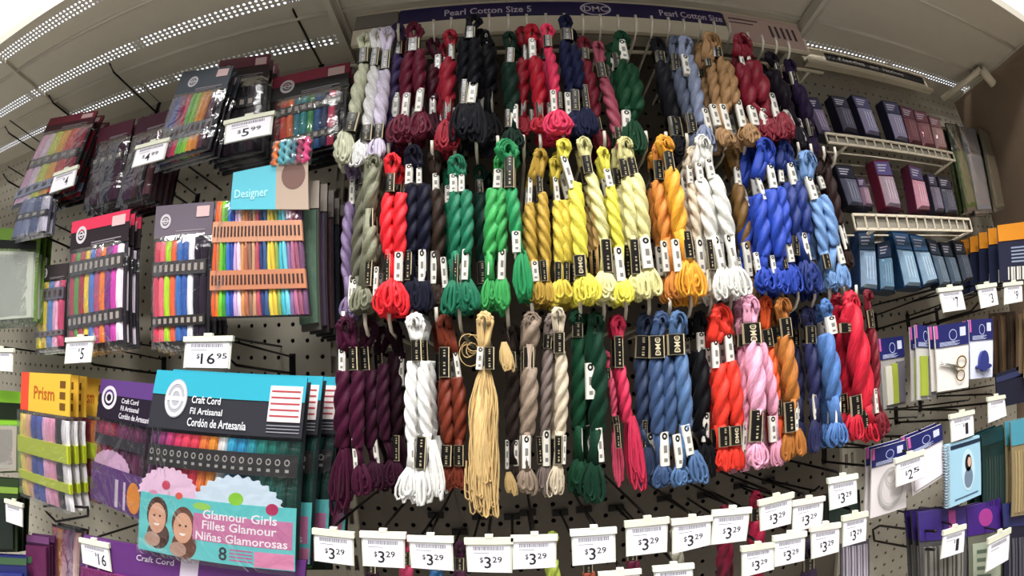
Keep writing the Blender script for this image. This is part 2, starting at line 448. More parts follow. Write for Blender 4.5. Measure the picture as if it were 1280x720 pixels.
q = flatq(xb + .1, 32.8, zc0 - .05, zb + .1, HY - .1)
t = thing('shelf_card', (xb + 2, HY - .1, zb), 'pale pink information card at the right end of the sign rail', 'sign')
mb = MB(); q.box(mb, 0, 0, 1, 1, 0, .05); mb.build('card', paint('c4a9a0', .5), t)
mb = MB()
for k in range(5): q.box(mb, .55 + .08 * k, .25, .585 + .08 * k, .7, .05, .06)
q.box(mb, .05, .15, .42, .2, .05, .06); q.box(mb, .05, .3, .35, .34, .05, .06); mb.build('print', paint('4a3a44', .5), t)
q = flatq(2.4, xa - .1, zc0 - .05, zc1 + .05, HY - .1)
t = thing('label_window', (4, HY - .1, zc1), 'empty clear plastic label window at the left end of the sign rail', 'sign')
mb = MB(); q.box(mb, 0, 0, 1, 1, 0, .05); mb.build('pane', paint('77706a', .15), t)

# right bay label rail with its black strip
RY = -2.2
c0 = at(1002, 68, RY); c1 = at(1156, 108, RY); zr1 = at(1030, 64, RY).z; zr0 = at(1030, 84, RY).z; zr2 = at(1030, 90, RY).z
t = thing('header_rail', ((c0.x + c1.x) / 2, RY, zr0), 'cream sign rail above the needle packets', 'rail')
q = flatq(c0.x, c1.x + .6, min(zr1 + .3, 10.9), zr0, RY)
mb = MB(); q.box(mb, 0, 0, 1, 1, -.2, 0); mb.build('back_plate', CREAM, t)
mb = MB(); q.box(mb, 0, .86, 1, 1.06, -.2, .5); mb.build('lower_flange', CREAM, t)
mb = MB(); q.box(mb, 0, -.05, 1, .06, -.1, .3); mb.build('upper_flange', CREAM, t)
mb = MB()
for k in range(12): q.box(mb, .04 + k * .08, .72, .085 + k * .08, .8, 0, .03)
o = mb.build('slot', paint('4d4538', .7), t); o['kind'] = 'stuff'
t = thing('header_card', (c0.x + 8, RY - .1, zr0), 'black header strip lettered in grey above the needle packets', 'sign')
mb = MB(); q.box(mb, .16, .06, .97, .5, .02, .08); mb.build('card', paint('16141a', .4), t)
mb = MB(); q.text(mb, 'Needles', .25, .14, .44, .42, .1); q.text(mb, 'and', .48, .18, .55, .42, .1); q.text(mb, 'Notions', .59, .14, .77, .42, .1); mb.build('lettering', paint('8b857e', .5), t)

# ================================================================ HOOKS
def hook(px, py, label, group, Y=-8.2, r=.085, up=.75, y0=0.0):
    p_ = at(px, py, Y)
    t = thing('peg_hook', (p_.x, y0, p_.z - up), label, 'hook', group)
    path = [(p_.x, y0, p_.z - up - .1), (p_.x, Y + 1.2, p_.z - up - .2), (p_.x, Y + .45, p_.z - up - .05), (p_.x, Y + .08, p_.z - up + .3), (p_.x, Y, p_.z)]
    mb = MB(); mb.sweep(path, r, 6); mb.build('wire', HOOKW, t)
    return t
R3 = [(429, 389), (456, 392), (486, 388), (515, 386), (545, 384), (574, 384), (604, 382), (634, 381), (665, 379), (695, 379), (725, 377), (754.5, 375), (782, 373), (811, 373), (837, 371), (863, 369), (889, 367), (913, 366), (937, 365), (957, 364), (977, 363), (997, 361), (1018, 360), (1037, 359), (1054, 357), (1070, 356)]
R2 = [(486, 179), (512.5, 177), (540, 176), (568, 175), (595, 171), (622, 170), (654, 169), (675, 168), (704, 166), (728, 165), (755, 164), (780, 164), (807, 164), (832, 165), (858, 167), (882, 168), (906, 168), (930, 170), (955, 173), (979, 175), (997, 178), (1013, 180), (1029, 183), (1043, 184)]
R1 = [(455, 40), (476, 34), (498, 30), (519, 28), (542, 25), (564, 22), (587, 20), (611, 18), (635, 18), (658, 18), (682, 17), (705, 17), (728, 18), (750, 18), (772, 19), (794, 19), (814, 20), (835, 22), (854, 24), (874, 25), (892, 27), (911, 29), (934, 40), (952, 44), (969, 47), (985, 52)]
t = thing('hook_bar', (18, -3.2, 5.6), 'thin cream crossbar behind the top row of skeins', 'rail')
mb = MB(); mb.sweep([(2.4, -5.5, 6.0), (33, -5.5, 6.0)], .12, 6); mb.build('bar', CREAM, t)
for k in range(4):
    mb = MB(); mb.sweep([(3 + k * 9.6, 0, 6.0), (3 + k * 9.6, -5.5, 6.0)], .1, 6); mb.build('stub', CREAM, t)

# ================================================================ SKEINS
def brief(l, n=10):
    w_ = l.split()[:n]
    while w_[-1] in ('of', 'the', 'with', 'and', 'in', 'a', 'two', 'by', 'at', 'left', 'right', 'far', 'from', 'behind', 'beside', 'small'): w_.pop()
    return ' '.join(w_)
def lerp(a, b, t): return a + (b - a) * t
def rope(seg, Y, mat, parent, d=1, plies=3, name='twisted_strand', fat=1.0, turns=None):
    x0, y0, x1, y1, wpx = seg
    A = at(x0, y0, Y); B = at(x1, y1, Y + random.uniform(-.1, .1)); r = wpx / 2 * scale_at((x0 + x1) / 2, (y0 + y1) / 2, Y) * fat
    L = (B - A).length; tw = (L / (r * 2 * 3.7)) * d if turns is None else turns
    n = 30; k = max(12, int(abs(tw) * plies * 9))
    bow = random.uniform(-.06, .06); path = []; rad = []
    for i in range(k + 1):
        t = i / k; p = A.lerp(B, t); p.x += bow * math.sin(PI * t); p.y -= .1 * math.sin(PI * t)
        path.append(p); rad.append(r * (.8 + .24 * math.sin(PI * min(1, max(0, t))) ** .6))
    mb = MB(); mb.sweep(path, rad, n, plies, tw, .36, ph=random.random() * 3)
    return mb.build(name, mat, parent)
def band(seg, Y, parent, name):
    x0, y0, x1, y1, wpx, kd = seg
    A = at(x0, y0, Y); B = at(x1, y1, Y); w = wpx / 2 * scale_at(x0, (y0 + y1) / 2, Y); d = min(w * .8, .22)
    ax = (B - A).normalized(); sx = Vector((-ax.z, 0, ax.x)); sx = sx if sx.x > 0 else -sx
    n = Vector((0, -1, 0))
    prof = [(-1, .2), (-.86, .8), (-.55, 1), (.55, 1), (.86, .8), (1, .2), (.8, -.8), (-.8, -.8)]
    vs = []; fs = []; uvs = []
    for t in (0, .5, 1):
        c = A.lerp(B, t)
        for a, b in prof: vs.append(c + sx * (a * w) + n * (b * d * (1 if t != .5 else 1.06)))
    for i in range(2):
        for j in range(8):
            j2 = (j + 1) % 8; fs.append((i * 8 + j, i * 8 + j2, i * 8 + 8 + j2, i * 8 + 8 + j))
            if j < 5:
                u0 = prof[j][0] * .5 + .5; u1 = prof[j2][0] * .5 + .5; v0 = 1 - i / 2; v1 = v0 - .5
                if kd == 'w' : v0, v1 = v0, v1
                uvs.append([(u0, v0), (u1, v0), (u1, v1), (u0, v1)])
            else: uvs.append([(.2, .05)] * 4)
    fs.append(tuple(range(8))); uvs.append([(.2, .05)] * 8); fs.append(tuple(range(23, 15, -1))); uvs.append([(.2, .05)] * 8)
    mb = MB(); mb.add(vs, fs, uvs)
    o = mb.build(name, band_mat('b' if kd == 'd' else kd), parent)
    if kd == 'd':     # big rotated letters on the black sleeve
        q = Quad(A - sx * w * .4 + n * d * 1.08, A - sx * w * .4 + n * d * 1.08 + ax * .01, B, A)
        L = (B - A).length
        q = Quad(A.lerp(B, .92) - sx * w * .45 + n * d * 1.1, A.lerp(B, .08) - sx * w * .45 + n * d * 1.1,
                 A.lerp(B, .08) + sx * w * .45 + n * d * 1.1, A.lerp(B, .92) + sx * w * .45 + n * d * 1.1)
        mb = MB(); q.text(mb, 'DMC', .05, .1, .95, .85, 0); mb.build('lettering', paint('c9bd9c', .4), o)
    return o
def strand_tail(seg, Y, mat, parent, d=1, name='looped_end', loose=False):
    """bunched end: lobed bulge plus separate thread loops that bend over at the bottom"""
    x, y0, y1, wpx = seg[:4]; x1 = seg[4] if len(seg) > 4 else x + (x - 640) * .012
    A = at(x, y0, Y); B = at(x1, y1, Y); s = scale_at(x, (y0 + y1) / 2, Y); w = wpx / 2 * s; L = (B - A).length
    mb = MB(); k = 10; path = []; rad = []
    for i in range(k + 1):
        t = i / k; path.append(A.lerp(B, t * .93)); rad.append(w * (.42 + .5 * math.sin(PI * min(t * .92, 1)) ** .8) * (1 if t < .95 else .7))
    mb.sweep(path, rad, 24, 5, .55 * d, .4, ph=random.random() * 3, flat=.8)
    nl = 10 if wpx < 30 else 15
    for q in range(nl):
        a = random.uniform(-1, 1); b = random.uniform(.3, 1) ; sp = random.uniform(.12, .3) * w
        ex = a * w * .85; e = random.uniform(.74, 1.06); yy = -b * w * .75 * math.sqrt(max(0, 1 - a * a)) - .02
        P = lambda t, dx, o=0: A.lerp(B, t) + Vector((dx, yy * min(1, t * 2.5 + .35) - o, 0))
        mb.sweep([P(0, ex * .4), P(.3, ex * .8 - sp), P(.6, ex - sp * 1.4), P(e * .86, ex - sp * 1.2), P(e, ex - sp * .3, .03), P(e * .97, ex + sp * .7, .03),
                  P(e * .8, ex + sp * 1.3), P(.5, ex + sp), P(.2, ex * .7 + sp * .4), P(0, ex * .4)], random.uniform(.05, .085) if w > .35 else random.uniform(.036, .055), 5, cap=False)
    return mb.build(name, mat, parent)
def top_loop(tx, ty, tw, joins, Y, mat, parent, d=1):
    """the eye of the hank: a ring over the hook whose two legs run down into the sleeves"""
    s = scale_at(tx, ty, Y); mb = MB(); T = at(tx, ty, Y); R = tw / 2 * s
    for (jx, jy) in joins:
        J = at(jx, jy, Y); H = max((T - J).length, .3); rr = R * .46
        path = [J + Vector((-rr * .3, .05, 0))]
        for i in range(9):
            a = PI * (1 - i / 8); cc = Vector((T.x, Y, T.z - R * .9))
            path.append(cc + Vector((math.cos(a) * R * .55, .1 * math.cos(a), math.sin(a) * R * .8)))
        path.append(J + Vector((rr * .3, -.05, 0)))
        sm = []
        for i in range(len(path) - 1):
            for k in range(3): sm.append(path[i].lerp(path[i + 1], k / 3))
        sm.append(path[-1])
        mb.sweep(sm, [rr * (.95 + .12 * math.sin(i * 1.7)) for i in range(len(sm))], 12, 3, d * H / (rr * 6), .25)
    for q in range(6):
        a = random.uniform(.5, 1.02); off = random.uniform(-.2, .2) * R; y = -random.uniform(.3, .6) * R
        path = []
        for i in range(9):
            an = PI * (1.15 - 1.3 * i / 8); path.append(Vector((T.x + off + math.cos(an) * R * .62 * a, Y + y, T.z - R * .9 + math.sin(an) * R * .95 * a)))
        mb.sweep(path, .04, 5)
    return mb.build('top_loop', mat, parent)
SK = []
def sk(row, colour, hx, top, ub, ropes, lb, tails, Y=None, d=1, label=None, plies=3, back=1):
    SK.append(dict(row=row, colour=colour, hx=hx, top=top, ub=ub, ropes=ropes, lb=lb, tails=tails, Y=Y, d=d, label=label, plies=plies, back=back))
# ---- top row
sk('top', 'pale cream green', 'c9cbb0', (457, 44, 20), [(455, 62, 454, 80, 14, 'b')], [(455, 82, 443, 146, 17)], [(443, 143, 437, 166, 18, 'b')], [(431, 164, 206, 28, 427)], d=-1)
sk('top', 'clean white', 'eee8e4', (472, 38, 20), [(470, 62, 467, 84, 12, 'b')], [(468, 84, 460, 160, 17)], [(460, 158, 458, 178, 15, 'b')], [(454, 176, 208, 24, 450)], d=-1)
sk('top', 'lilac white', 'd9cfe8', (484, 36, 20), [(483, 65, 481, 88, 13, 'b')], [(481, 88, 474, 160, 17)], [(475, 157, 473, 175, 13, 'b')], [(473, 172, 202, 22, 470)], d=-1)
sk('top', 'dusky violet', '4a3a66', (498, 32, 20), [(498, 54, 497, 70, 12, 'b')], [(497, 70, 488, 132, 18)], [(496, 118, 494, 148, 10, 'w')], [(490, 145, 190, 26, 487)], Y=-7.4)
sk('top', 'deep garnet', '64122c', (519, 32, 24), [(517, 50, 516, 66, 18, 'b')], [(513, 66, 507, 122, 17), (526, 64, 524, 116, 17)], [(509, 118, 506, 148, 10, 'w'), (526, 112, 523, 141, 10, 'w')], [(504, 145, 180, 34, 502), (526, 140, 176, 26, 525)], d=1)
sk('top', 'dark wine', '4a1026', (542, 50, 20), [(548, 70, 547, 88, 9, 'w')], [(543, 84, 541, 128, 18)], [(541, 122, 541, 144, 9, 'w')], [(541, 142, 176, 26, 540)], Y=-7.3)
sk('top', 'crimson red', '9c1c30', (563, 40, 20), [(564, 57, 564, 76, 10, 'b')], [(562, 76, 560, 128, 22)], [(560, 126, 558, 158, 10, 'b'), (569, 136, 568, 165, 7, 'b')], [(560, 150, 190, 30, 559)])
sk('top', 'midnight navy', '0c0c16', (593, 20, 22), [(588, 36, 587, 50, 14, 'b')], [(580, 50, 578, 106, 17), (594, 50, 591, 108, 17)], [(581, 101, 579, 131, 10, 'b'), (592, 105, 589, 130, 12, 'w')], [(580, 128, 175, 28, 578), (594, 128, 180, 26, 594)], Y=-8.6)
sk('top', 'jet black', '0b0a10', (609, 50, 20), [(606, 38, 607, 62, 7, 'b')], [(610, 60, 611, 118, 24)], [(612, 115, 613, 143, 8, 'b'), (602, 120, 602, 140, 6, 'b')], [(609, 140, 186, 36, 609)], Y=-7.6)
sk('top', 'bottle green', '0f2a20', (637, 42, 20), [(638, 62, 637, 80, 12, 'b')], [(637, 80, 640, 134, 22)], [(643, 132, 643, 162, 10, 'w'), (635, 138, 635, 160, 8, 'b')], [(641, 160, 188, 26, 641)])
sk('top', 'strong ruby', '8c0e22', (653, 36, 20), [(656, 55, 656, 77, 7, 'b')], [(655, 76, 653, 130, 19)], [(654, 127, 653, 146, 8, 'b'), (664, 138, 665, 160, 6, 'b')], [(654, 145, 172, 20, 656)], Y=-7.7)
sk('top', 'bright ruby', 'b0122a', (664, 34, 22), [(665, 50, 666, 74, 10, 'w')], [(668, 74, 674, 131, 20)], [(674, 129, 675, 149, 9, 'b')], [(674, 147, 168, 22, 675)])
sk('top', 'hot pink', 'e0345e', (684, 32, 20), [(684, 46, 685, 60, 11, 'b')], [(685, 60, 694, 116, 14)], [(691, 114, 693, 141, 8, 'w'), (699, 116, 700, 136, 6, 'b')], [(696, 140, 170, 34, 698)], Y=-8.5)
sk('top', 'dark denim navy', '151a3c', (706, 22, 20), [(708, 38, 709, 52, 16, 'b')], [(706, 52, 712, 110, 17), (718, 60, 724, 112, 16)], [(709, 117, 711, 144, 8, 'w'), (718, 114, 719, 140, 12, 'b'), (730, 107, 734, 138, 8, 'b')], [(716, 138, 172, 28, 718), (732, 136, 172, 26, 736)])
sk('top', 'brick crimson', '7c1a2e', (729, 48, 20), [(730, 62, 731, 76, 12, 'b')], [(730, 76, 744, 150, 19)], [(744, 148, 747, 164, 12, 'b')], [(748, 162, 190, 22, 752)], Y=-7.4)
sk('top', 'dusty rose', '9c4558', (747, 54, 18), [(750, 80, 753, 98, 11, 'b')], [(754, 98, 772, 168, 16)], [(772, 160, 774, 174, 10, 'b')], [(776, 172, 192, 16, 779)], d=-1)
sk('top', 'forest green', '123f26', (776, 42, 22), [(776, 52, 781, 76, 11, 'w'), (770, 68, 773, 86, 10, 'b')], [(775, 76, 782, 140, 20), (788, 84, 796, 140, 20)], [(782, 140, 784, 166, 12, 'w'), (795, 110, 797, 132, 9, 'w')], [(788, 150, 194, 30, 792)])
sk('top', 'charcoal grey', '1d1d24', (820, 50, 20), [(824, 66, 826, 80, 12, 'b')], [(826, 80, 842, 150, 22)], [(842, 148, 846, 172, 16, 'b')], [(846, 168, 196, 24, 850)], Y=-7.2)
sk('top', 'slate blue', '5a6378', (843, 48, 20), [(843, 68, 845, 90, 9, 'b')], [(846, 86, 860, 146, 16)], [(862, 144, 866, 168, 12, 'b')], [(866, 165, 196, 20, 870)], Y=-7.8, d=1)
sk('top', 'pale steel blue', '8791ac', (855, 48, 20), [(855, 70, 859, 94, 9, 'w')], [(861, 72, 876, 156, 16)], [(880, 137, 887, 166, 8, 'w')], [(880, 158, 192, 22, 884)], d=1)
sk('top', 'tan brown', 'a07b52', (887, 44, 24), [(895, 60, 897, 74, 12, 'b'), (884, 72, 886, 84, 8, 'b')], [(888, 78, 896, 136, 13), (900, 74, 908, 136, 14), (909, 80, 919, 132, 14)], [(890, 132, 897, 158, 9, 'w'), (902, 132, 910, 164, 9, 'w'), (921, 126, 929, 160, 9, 'w')], [(902, 160, 184, 22, 908), (934, 156, 184, 28, 938)], Y=-8.4)
sk('top', 'deep cherry', '7a1226', (925, 46, 24), [(925, 68, 930, 86, 5, 'w'), (934, 68, 939, 86, 5, 'w')], [(925, 84, 938, 136, 20), (940, 80, 954, 130, 22)], [(938, 134, 944, 158, 10, 'w'), (952, 138, 957, 158, 10, 'w'), (963, 118, 971, 148, 8, 'w')], [(958, 145, 178, 24, 962), (976, 142, 176, 24, 980)], Y=-8.4)
sk('top', 'black plum', '17101c', (962, 68, 18), [(970, 78, 974, 98, 7, 'b')], [(966, 92, 984, 140, 20)], [(979, 133, 990, 158, 8, 'w'), (996, 150, 1004, 178, 8, 'w')], [(994, 156, 188, 20, 1000)], Y=-7.6)
sk('top', 'aubergine', '281a38', (985, 76, 16), [(990, 92, 994, 108, 9, 'b')], [(994, 106, 1010, 152, 16)], [(1010, 150, 1015, 172, 8, 'b')], [(1015, 170, 198, 14, 1018)], Y=-7.2)
# ---- middle row
sk('middle', 'greyed lilac', '7d6a8e', (441, 204, 20), [(441, 222, 440, 256, 7, 'w')], [(438, 254, 434, 350, 15)], [(441, 345, 438, 388, 8, 'w')], [(436, 372, 398, 20, 434)], Y=-7.5, d=-1)
sk('middle', 'dark sage grey', '5d5c4c', (462, 200, 24), [(458, 218, 456, 232, 16, 'b')], [(458, 228, 447, 350, 19)], [(445, 350, 441, 378, 8, 'w')], [(450, 366, 394, 20, 448)], Y=-7.9)
sk('middle', 'olive grey', '7b7c66', (468, 196, 24), [(462, 262, 462, 286, 12, 'b')], [(467, 208, 462, 266, 20), (463, 284, 463, 328, 18)], [(462, 326, 460, 358, 10, 'b'), (471, 334, 469, 370, 6, 'w')], [(455, 358, 388, 26, 452)], Y=-8.4)
sk('middle', 'bright scarlet', 'e8202c', (491, 194, 22), [(489, 218, 488, 241, 12, 'b')], [(486, 243, 485, 316, 17), (502, 243, 500, 318, 18)], [(485, 318, 484, 354, 7, 'b'), (499, 316, 498, 352, 11, 'w')], [(491, 350, 394, 40, 490)], Y=-8.5)
sk('middle', 'ink navy', '0e0e22', (517, 184, 24), [(512, 207, 511, 231, 10, 'w'), (524, 208, 524, 230, 7, 'w')], [(514, 232, 513, 316, 19), (530, 232, 529, 316, 19)], [(511, 314, 510, 351, 10, 'b'), (528, 313, 528, 352, 10, 'w')], [(514, 348, 390, 28, 513), (530, 348, 388, 24, 530)])
sk('middle', 'dark umber', '33261f', (544, 190, 20), [(545, 218, 545, 241, 9, 'w')], [(545, 240, 547, 318, 22)], [(543, 315, 543, 355, 10, 'w'), (554, 322, 557, 360, 8, 'w')], [(547, 352, 392, 28, 547)], Y=-7.8)
sk('middle', 'teal green', '0f6b4c', (571, 196, 24), [(567, 219, 567, 241, 10, 'w'), (577, 217, 577, 240, 8, 'w')], [(568, 240, 570, 318, 18), (583, 240, 583, 318, 17)], [(570, 318, 569, 354, 7, 'b'), (582, 312, 581, 350, 9, 'w')], [(568, 350, 390, 24, 564), (584, 350, 388, 24, 587)], Y=-8.4)
sk('middle', 'deep pine', '0c2e24', (600, 208, 20), [(599, 226, 600, 242, 10, 'b')], [(600, 242, 603, 330, 20)], [(603, 328, 604, 356, 14, 'b')], [(604, 354, 388, 24, 606)], Y=-7.3)
sk('middle', 'spring green', '3aa052', (626, 196, 20), [(623, 213, 622, 236, 12, 'w')], [(616, 238, 612, 318, 20), (628, 238, 628, 316, 16)], [(613, 318, 612, 344, 6, 'w'), (628, 312, 627, 350, 10, 'w')], [(613, 346, 386, 20, 611), (628, 346, 386, 22, 629)], Y=-8.2)
sk('middle', 'emerald', '1f8a50', (633, 178, 32), [(637, 196, 637, 236, 13, 'b')], [(639, 236, 645, 294, 17)], [(645, 290, 646, 316, 11, 'w')], [(652, 314, 378, 22, 656)], Y=-8.8)
sk('middle', 'old gold', 'b8953a', (675, 188, 20), [(663, 222, 662, 256, 6, 'w'), (674, 220, 675, 242, 8, 'b')], [(662, 254, 666, 328, 15), (678, 242, 683, 328, 15)], [(668, 327, 670, 352, 9, 'w'), (679, 326, 681, 352, 9, 'b')], [(673, 350, 380, 20, 672), (684, 350, 382, 16, 686)], Y=-8.2, d=-1)
sk('middle', 'soft yellow', 'd8c24a', (694, 198, 20), [(694, 222, 697, 252, 7, 'w')], [(697, 252, 700, 330, 17), (708, 252, 709, 328, 16)], [(698, 328, 698, 354, 9, 'b'), (708, 328, 708, 352, 8, 'b')], [(702, 350, 382, 32, 703)], Y=-8.0, d=-1)
sk('middle', 'sunny yellow', 'ecd950', (704, 176, 22), [(704, 196, 716, 236, 9, 'w')], [(719, 230, 727, 322, 20)], [(724, 320, 726, 346, 16, 'd')], [(730, 344, 376, 34, 732)], Y=-8.7, d=-1)
sk('middle', 'creamy yellow', 'ece0a0', (729, 174, 22), [(732, 196, 736, 218, 12, 'b')], [(737, 216, 756, 302, 17)], [(757, 300, 760, 342, 13, 'b')], [(756, 340, 376, 30, 758)], Y=-8.4, d=-1)
sk('middle', 'peach beige', 'd8b070', (740, 230, 12), [(741, 240, 741, 250, 6, 'b')], [(740, 240, 747, 310, 12)], [(750, 306, 752, 340, 6, 'b')], [(750, 338, 370, 12, 752)], Y=-7.7, d=-1)
sk('middle', 'lemon yellow', 'eadc52', (753, 186, 18), [(758, 212, 763, 234, 9, 'w')], [(763, 232, 775, 310, 15)], [(772, 310, 777, 352, 11, 'w')], [(778, 350, 378, 24, 780)], Y=-8.6, d=-1)
sk('middle', 'pale straw yellow', 'dcd594', (780, 174, 22), [(778, 200, 782, 222, 11, 'b'), (788, 198, 793, 220, 11, 'b')], [(783, 222, 790, 300, 17), (795, 220, 806, 298, 19)], [(792, 300, 795, 344, 12, 'b'), (805, 298, 810, 336, 14, 'w')], [(797, 340, 370, 26, 799), (812, 336, 372, 26, 815)], Y=-8.5, d=-1)
sk('middle', 'deep apricot', 'd88a3e', (822, 182, 20), [(822, 202, 824, 226, 12, 'b')], [(820, 228, 832, 302, 17)], [(829, 302, 833, 340, 9, 'w')], [(842, 340, 376, 24, 846)], Y=-8.1, d=1)
sk('middle', 'bright orange', 'f0a02e', (829, 172, 26), [(834, 190, 838, 214, 12, 'b')], [(838, 212, 850, 292, 21)], [(843, 300, 848, 340, 10, 'w'), (857, 290, 862, 324, 12, 'b')], [(860, 326, 372, 32, 864)], Y=-8.7, d=1)
sk('middle', 'warm ivory', 'd8ccb4', (866, 186, 22), [(861, 208, 863, 230, 8, 'w')], [(864, 230, 872, 300, 14)], [(873, 300, 877, 342, 10, 'w')], [(886, 338, 372, 24, 888)], Y=-8.2, d=-1)
sk('middle', 'milk white', 'ece8dc', (877, 172, 24), [(872, 205, 876, 228, 9, 'w'), (884, 200, 890, 224, 10, 'w')], [(876, 226, 890, 300, 18), (893, 222, 912, 296, 18)], [(886, 300, 890, 338, 8, 'b'), (893, 296, 903, 340, 9, 'w'), (908, 294, 920, 338, 8, 'w')], [(903, 334, 374, 26, 906), (918, 334, 370, 30, 924)], Y=-8.7, d=-1)
sk('middle', 'olive brown', '6e5026', (912, 184, 20), [(920, 210, 923, 232, 8, 'w')], [(922, 232, 932, 306, 17)], [(931, 304, 937, 346, 9, 'w')], [(939, 344, 378, 16, 941)], Y=-7.7, d=1)
sk('middle', 'royal blue', '1f3ea0', (954, 176, 24), [(946, 220, 956, 250, 6, 'w'), (961, 206, 967, 236, 9, 'w')], [(948, 246, 955, 322, 18), (962, 240, 974, 322, 20), (975, 236, 982, 306, 14)], [(944, 316, 948, 338, 6, 'w'), (964, 320, 968, 342, 6, 'w'), (976, 316, 981, 336, 8, 'b'), (984, 304, 989, 328, 8, 'w')], [(954, 334, 366, 24, 956), (972, 334, 368, 24, 975), (988, 330, 366, 20, 992)], Y=-8.6, d=1)
sk('middle', 'dark cobalt', '142a6c', (979, 178, 22), [(975, 210, 977, 228, 6, 'w'), (986, 205, 993, 232, 9, 'w')], [(983, 232, 994, 296, 18), (997, 230, 1008, 292, 16)], [(993, 294, 995, 320, 8, 'b'), (1003, 292, 1010, 326, 8, 'w')], [(1006, 326, 366, 30, 1010)], Y=-8.2, d=1)
sk('middle', 'sky blue', '6c8fbe', (1006, 192, 22), [(1009, 222, 1018, 250, 9, 'w')], [(1018, 248, 1030, 318, 13), (1029, 246, 1043, 308, 13)], [(1031, 318, 1035, 336, 8, 'b'), (1044, 300, 1053, 330, 7, 'w')], [(1038, 336, 360, 12, 1040), (1050, 330, 360, 16, 1053)], Y=-8.5, d=-1)
sk('middle', 'espresso brown', '2a1a18', (1028, 192, 18), [(1023, 218, 1029, 236, 6, 'w')], [(1032, 210, 1048, 282, 13)], [(1050, 280, 1058, 312, 6, 'w')], [(1057, 310, 336, 12, 1060)], Y=-7.6)
# ---- lower row
sk('lower', 'burgundy', '3c0c26', (433, 398, 26), [(428, 436, 428, 464, 9, 'w'), (442, 434, 443, 463, 12, 'b')], [(430, 464, 428, 560, 22), (448, 464, 447, 560, 18)], [(443, 548, 446, 586, 7, 'w')], [(432, 560, 640, 28, 426), (450, 580, 616, 28, 450)], Y=-8.1)
sk('lower', 'dark mulberry', '300a20', (462, 402, 24), [(456, 434, 458, 463, 12, 'b')], [(463, 462, 464, 560, 19), (480, 455, 482, 550, 16)], [(467, 542, 472, 580, 7, 'w'), (496, 544, 496, 576, 8, 'b')], [(470, 576, 610, 30, 470), (492, 574, 604, 24, 492)], Y=-7.5)
sk('lower', 'black cherry', '200814', (492, 404, 20), [(502, 446, 502, 482, 7, 'w')], [(493, 440, 496, 545, 20)], [], [(498, 545, 600, 20, 500)], Y=-7.0, back=0)
sk('lower', 'snow white', 'f2efe2', (519, 394, 26), [(521, 425, 522, 452, 14, 'b')], [(516, 452, 515, 552, 17), (530, 452, 534, 544, 17)], [(516, 548, 516, 586, 5, 'w'), (528, 545, 526, 586, 13, 'b')], [(514, 584, 626, 26, 508), (528, 584, 628, 22, 527), (541, 550, 626, 20, 549)], Y=-8.7, d=-1)
sk('lower', 'rust brown', '6e2a16', (555, 396, 22), [(556, 434, 556, 472, 14, 'b'), (569, 438, 574, 472, 7, 'w')], [(557, 472, 560, 554, 18), (572, 472, 575, 552, 18)], [(559, 556, 558, 582, 14, 'b'), (574, 556, 574, 582, 13, 'b')], [(558, 580, 614, 20, 556), (573, 580, 612, 18, 574)], Y=-8.0)
sk('lower', 'dark brown', '2c221e', (634, 404, 20), [(640, 440, 641, 460, 10, 'b')], [(640, 458, 641, 550, 19)], [(634, 550, 634, 586, 5, 'w'), (645, 550, 645, 582, 7, 'w')], [(643, 576, 606, 18, 643)], Y=-7.6)
sk('lower', 'taupe', '857464', (664, 392, 24), [(661, 434, 661, 460, 14, 'b')], [(668, 396, 662, 434, 22), (663, 460, 659, 543, 21)], [(658, 544, 658, 585, 11, 'w')], [(657, 584, 618, 26, 657)], Y=-8.6)
sk('lower', 'mushroom grey', '7a6c66', (690, 394, 22), [(685, 418, 684, 436, 11, 'b')], [(685, 434, 681, 546, 15)], [(683, 538, 683, 582, 10, 'w'), (674, 545, 676, 580, 8, 'b')], [(680, 580, 616, 20, 682)], Y=-8.2)
sk('lower', 'oatmeal beige', 'c2b49c', (697, 386, 20), [(699, 416, 699, 442, 14, 'b')], [(701, 440, 700, 542, 17)], [(698, 544, 698, 580, 10, 'b'), (706, 544, 705, 580, 4, 'w')], [(697, 580, 618, 22, 695)], Y=-8.8)
sk('lower', 'dark evergreen', '0e3a24', (722, 390, 24), [(722, 404, 722, 422, 14, 'b')], [(724, 420, 722, 535, 22)], [(725, 535, 726, 576, 6, 'w')], [(724, 572, 612, 28, 724)], Y=-7.9)
sk('lower', 'holly green', '0c3020', (744, 392, 24), [(737, 454, 738, 499, 13, 'w')], [(744, 416, 746, 540, 24)], [(748, 535, 751, 577, 9, 'w')], [(742, 575, 626, 30, 742)], Y=-8.2)
sk('lower', 'raspberry', 'c22a4c', (772, 396, 22), [(773, 420, 774, 460, 11, 'b')], [(775, 458, 784, 528, 15)], [(771, 530, 773, 560, 7, 'b')], [(790, 520, 608, 20, 800)], Y=-8.1, d=1)
sk('lower', 'coral pink', 'd8506c', (758, 440, 12), [(759, 460, 760, 474, 8, 'b')], [(760, 462, 768, 520, 9)], [(769, 520, 771, 536, 8, 'b')], [(769, 536, 606, 14, 772)], Y=-7.5, back=0)
sk('lower', 'deep airforce blue', '26344e', (806, 394, 26), [(803, 420, 802, 448, 18, 'b')], [(800, 446, 802, 540, 19)], [(806, 525, 806, 562, 6, 'b')], [(808, 556, 600, 26, 806)], Y=-7.8)
sk('lower', 'denim blue', '32486c', (826, 392, 24), [(820, 420, 821, 448, 20, 'd')], [(819, 446, 822, 542, 19), (835, 446, 838, 542, 18)], [(829, 540, 831, 582, 12, 'w')], [(828, 580, 606, 26, 828)], Y=-8.4)
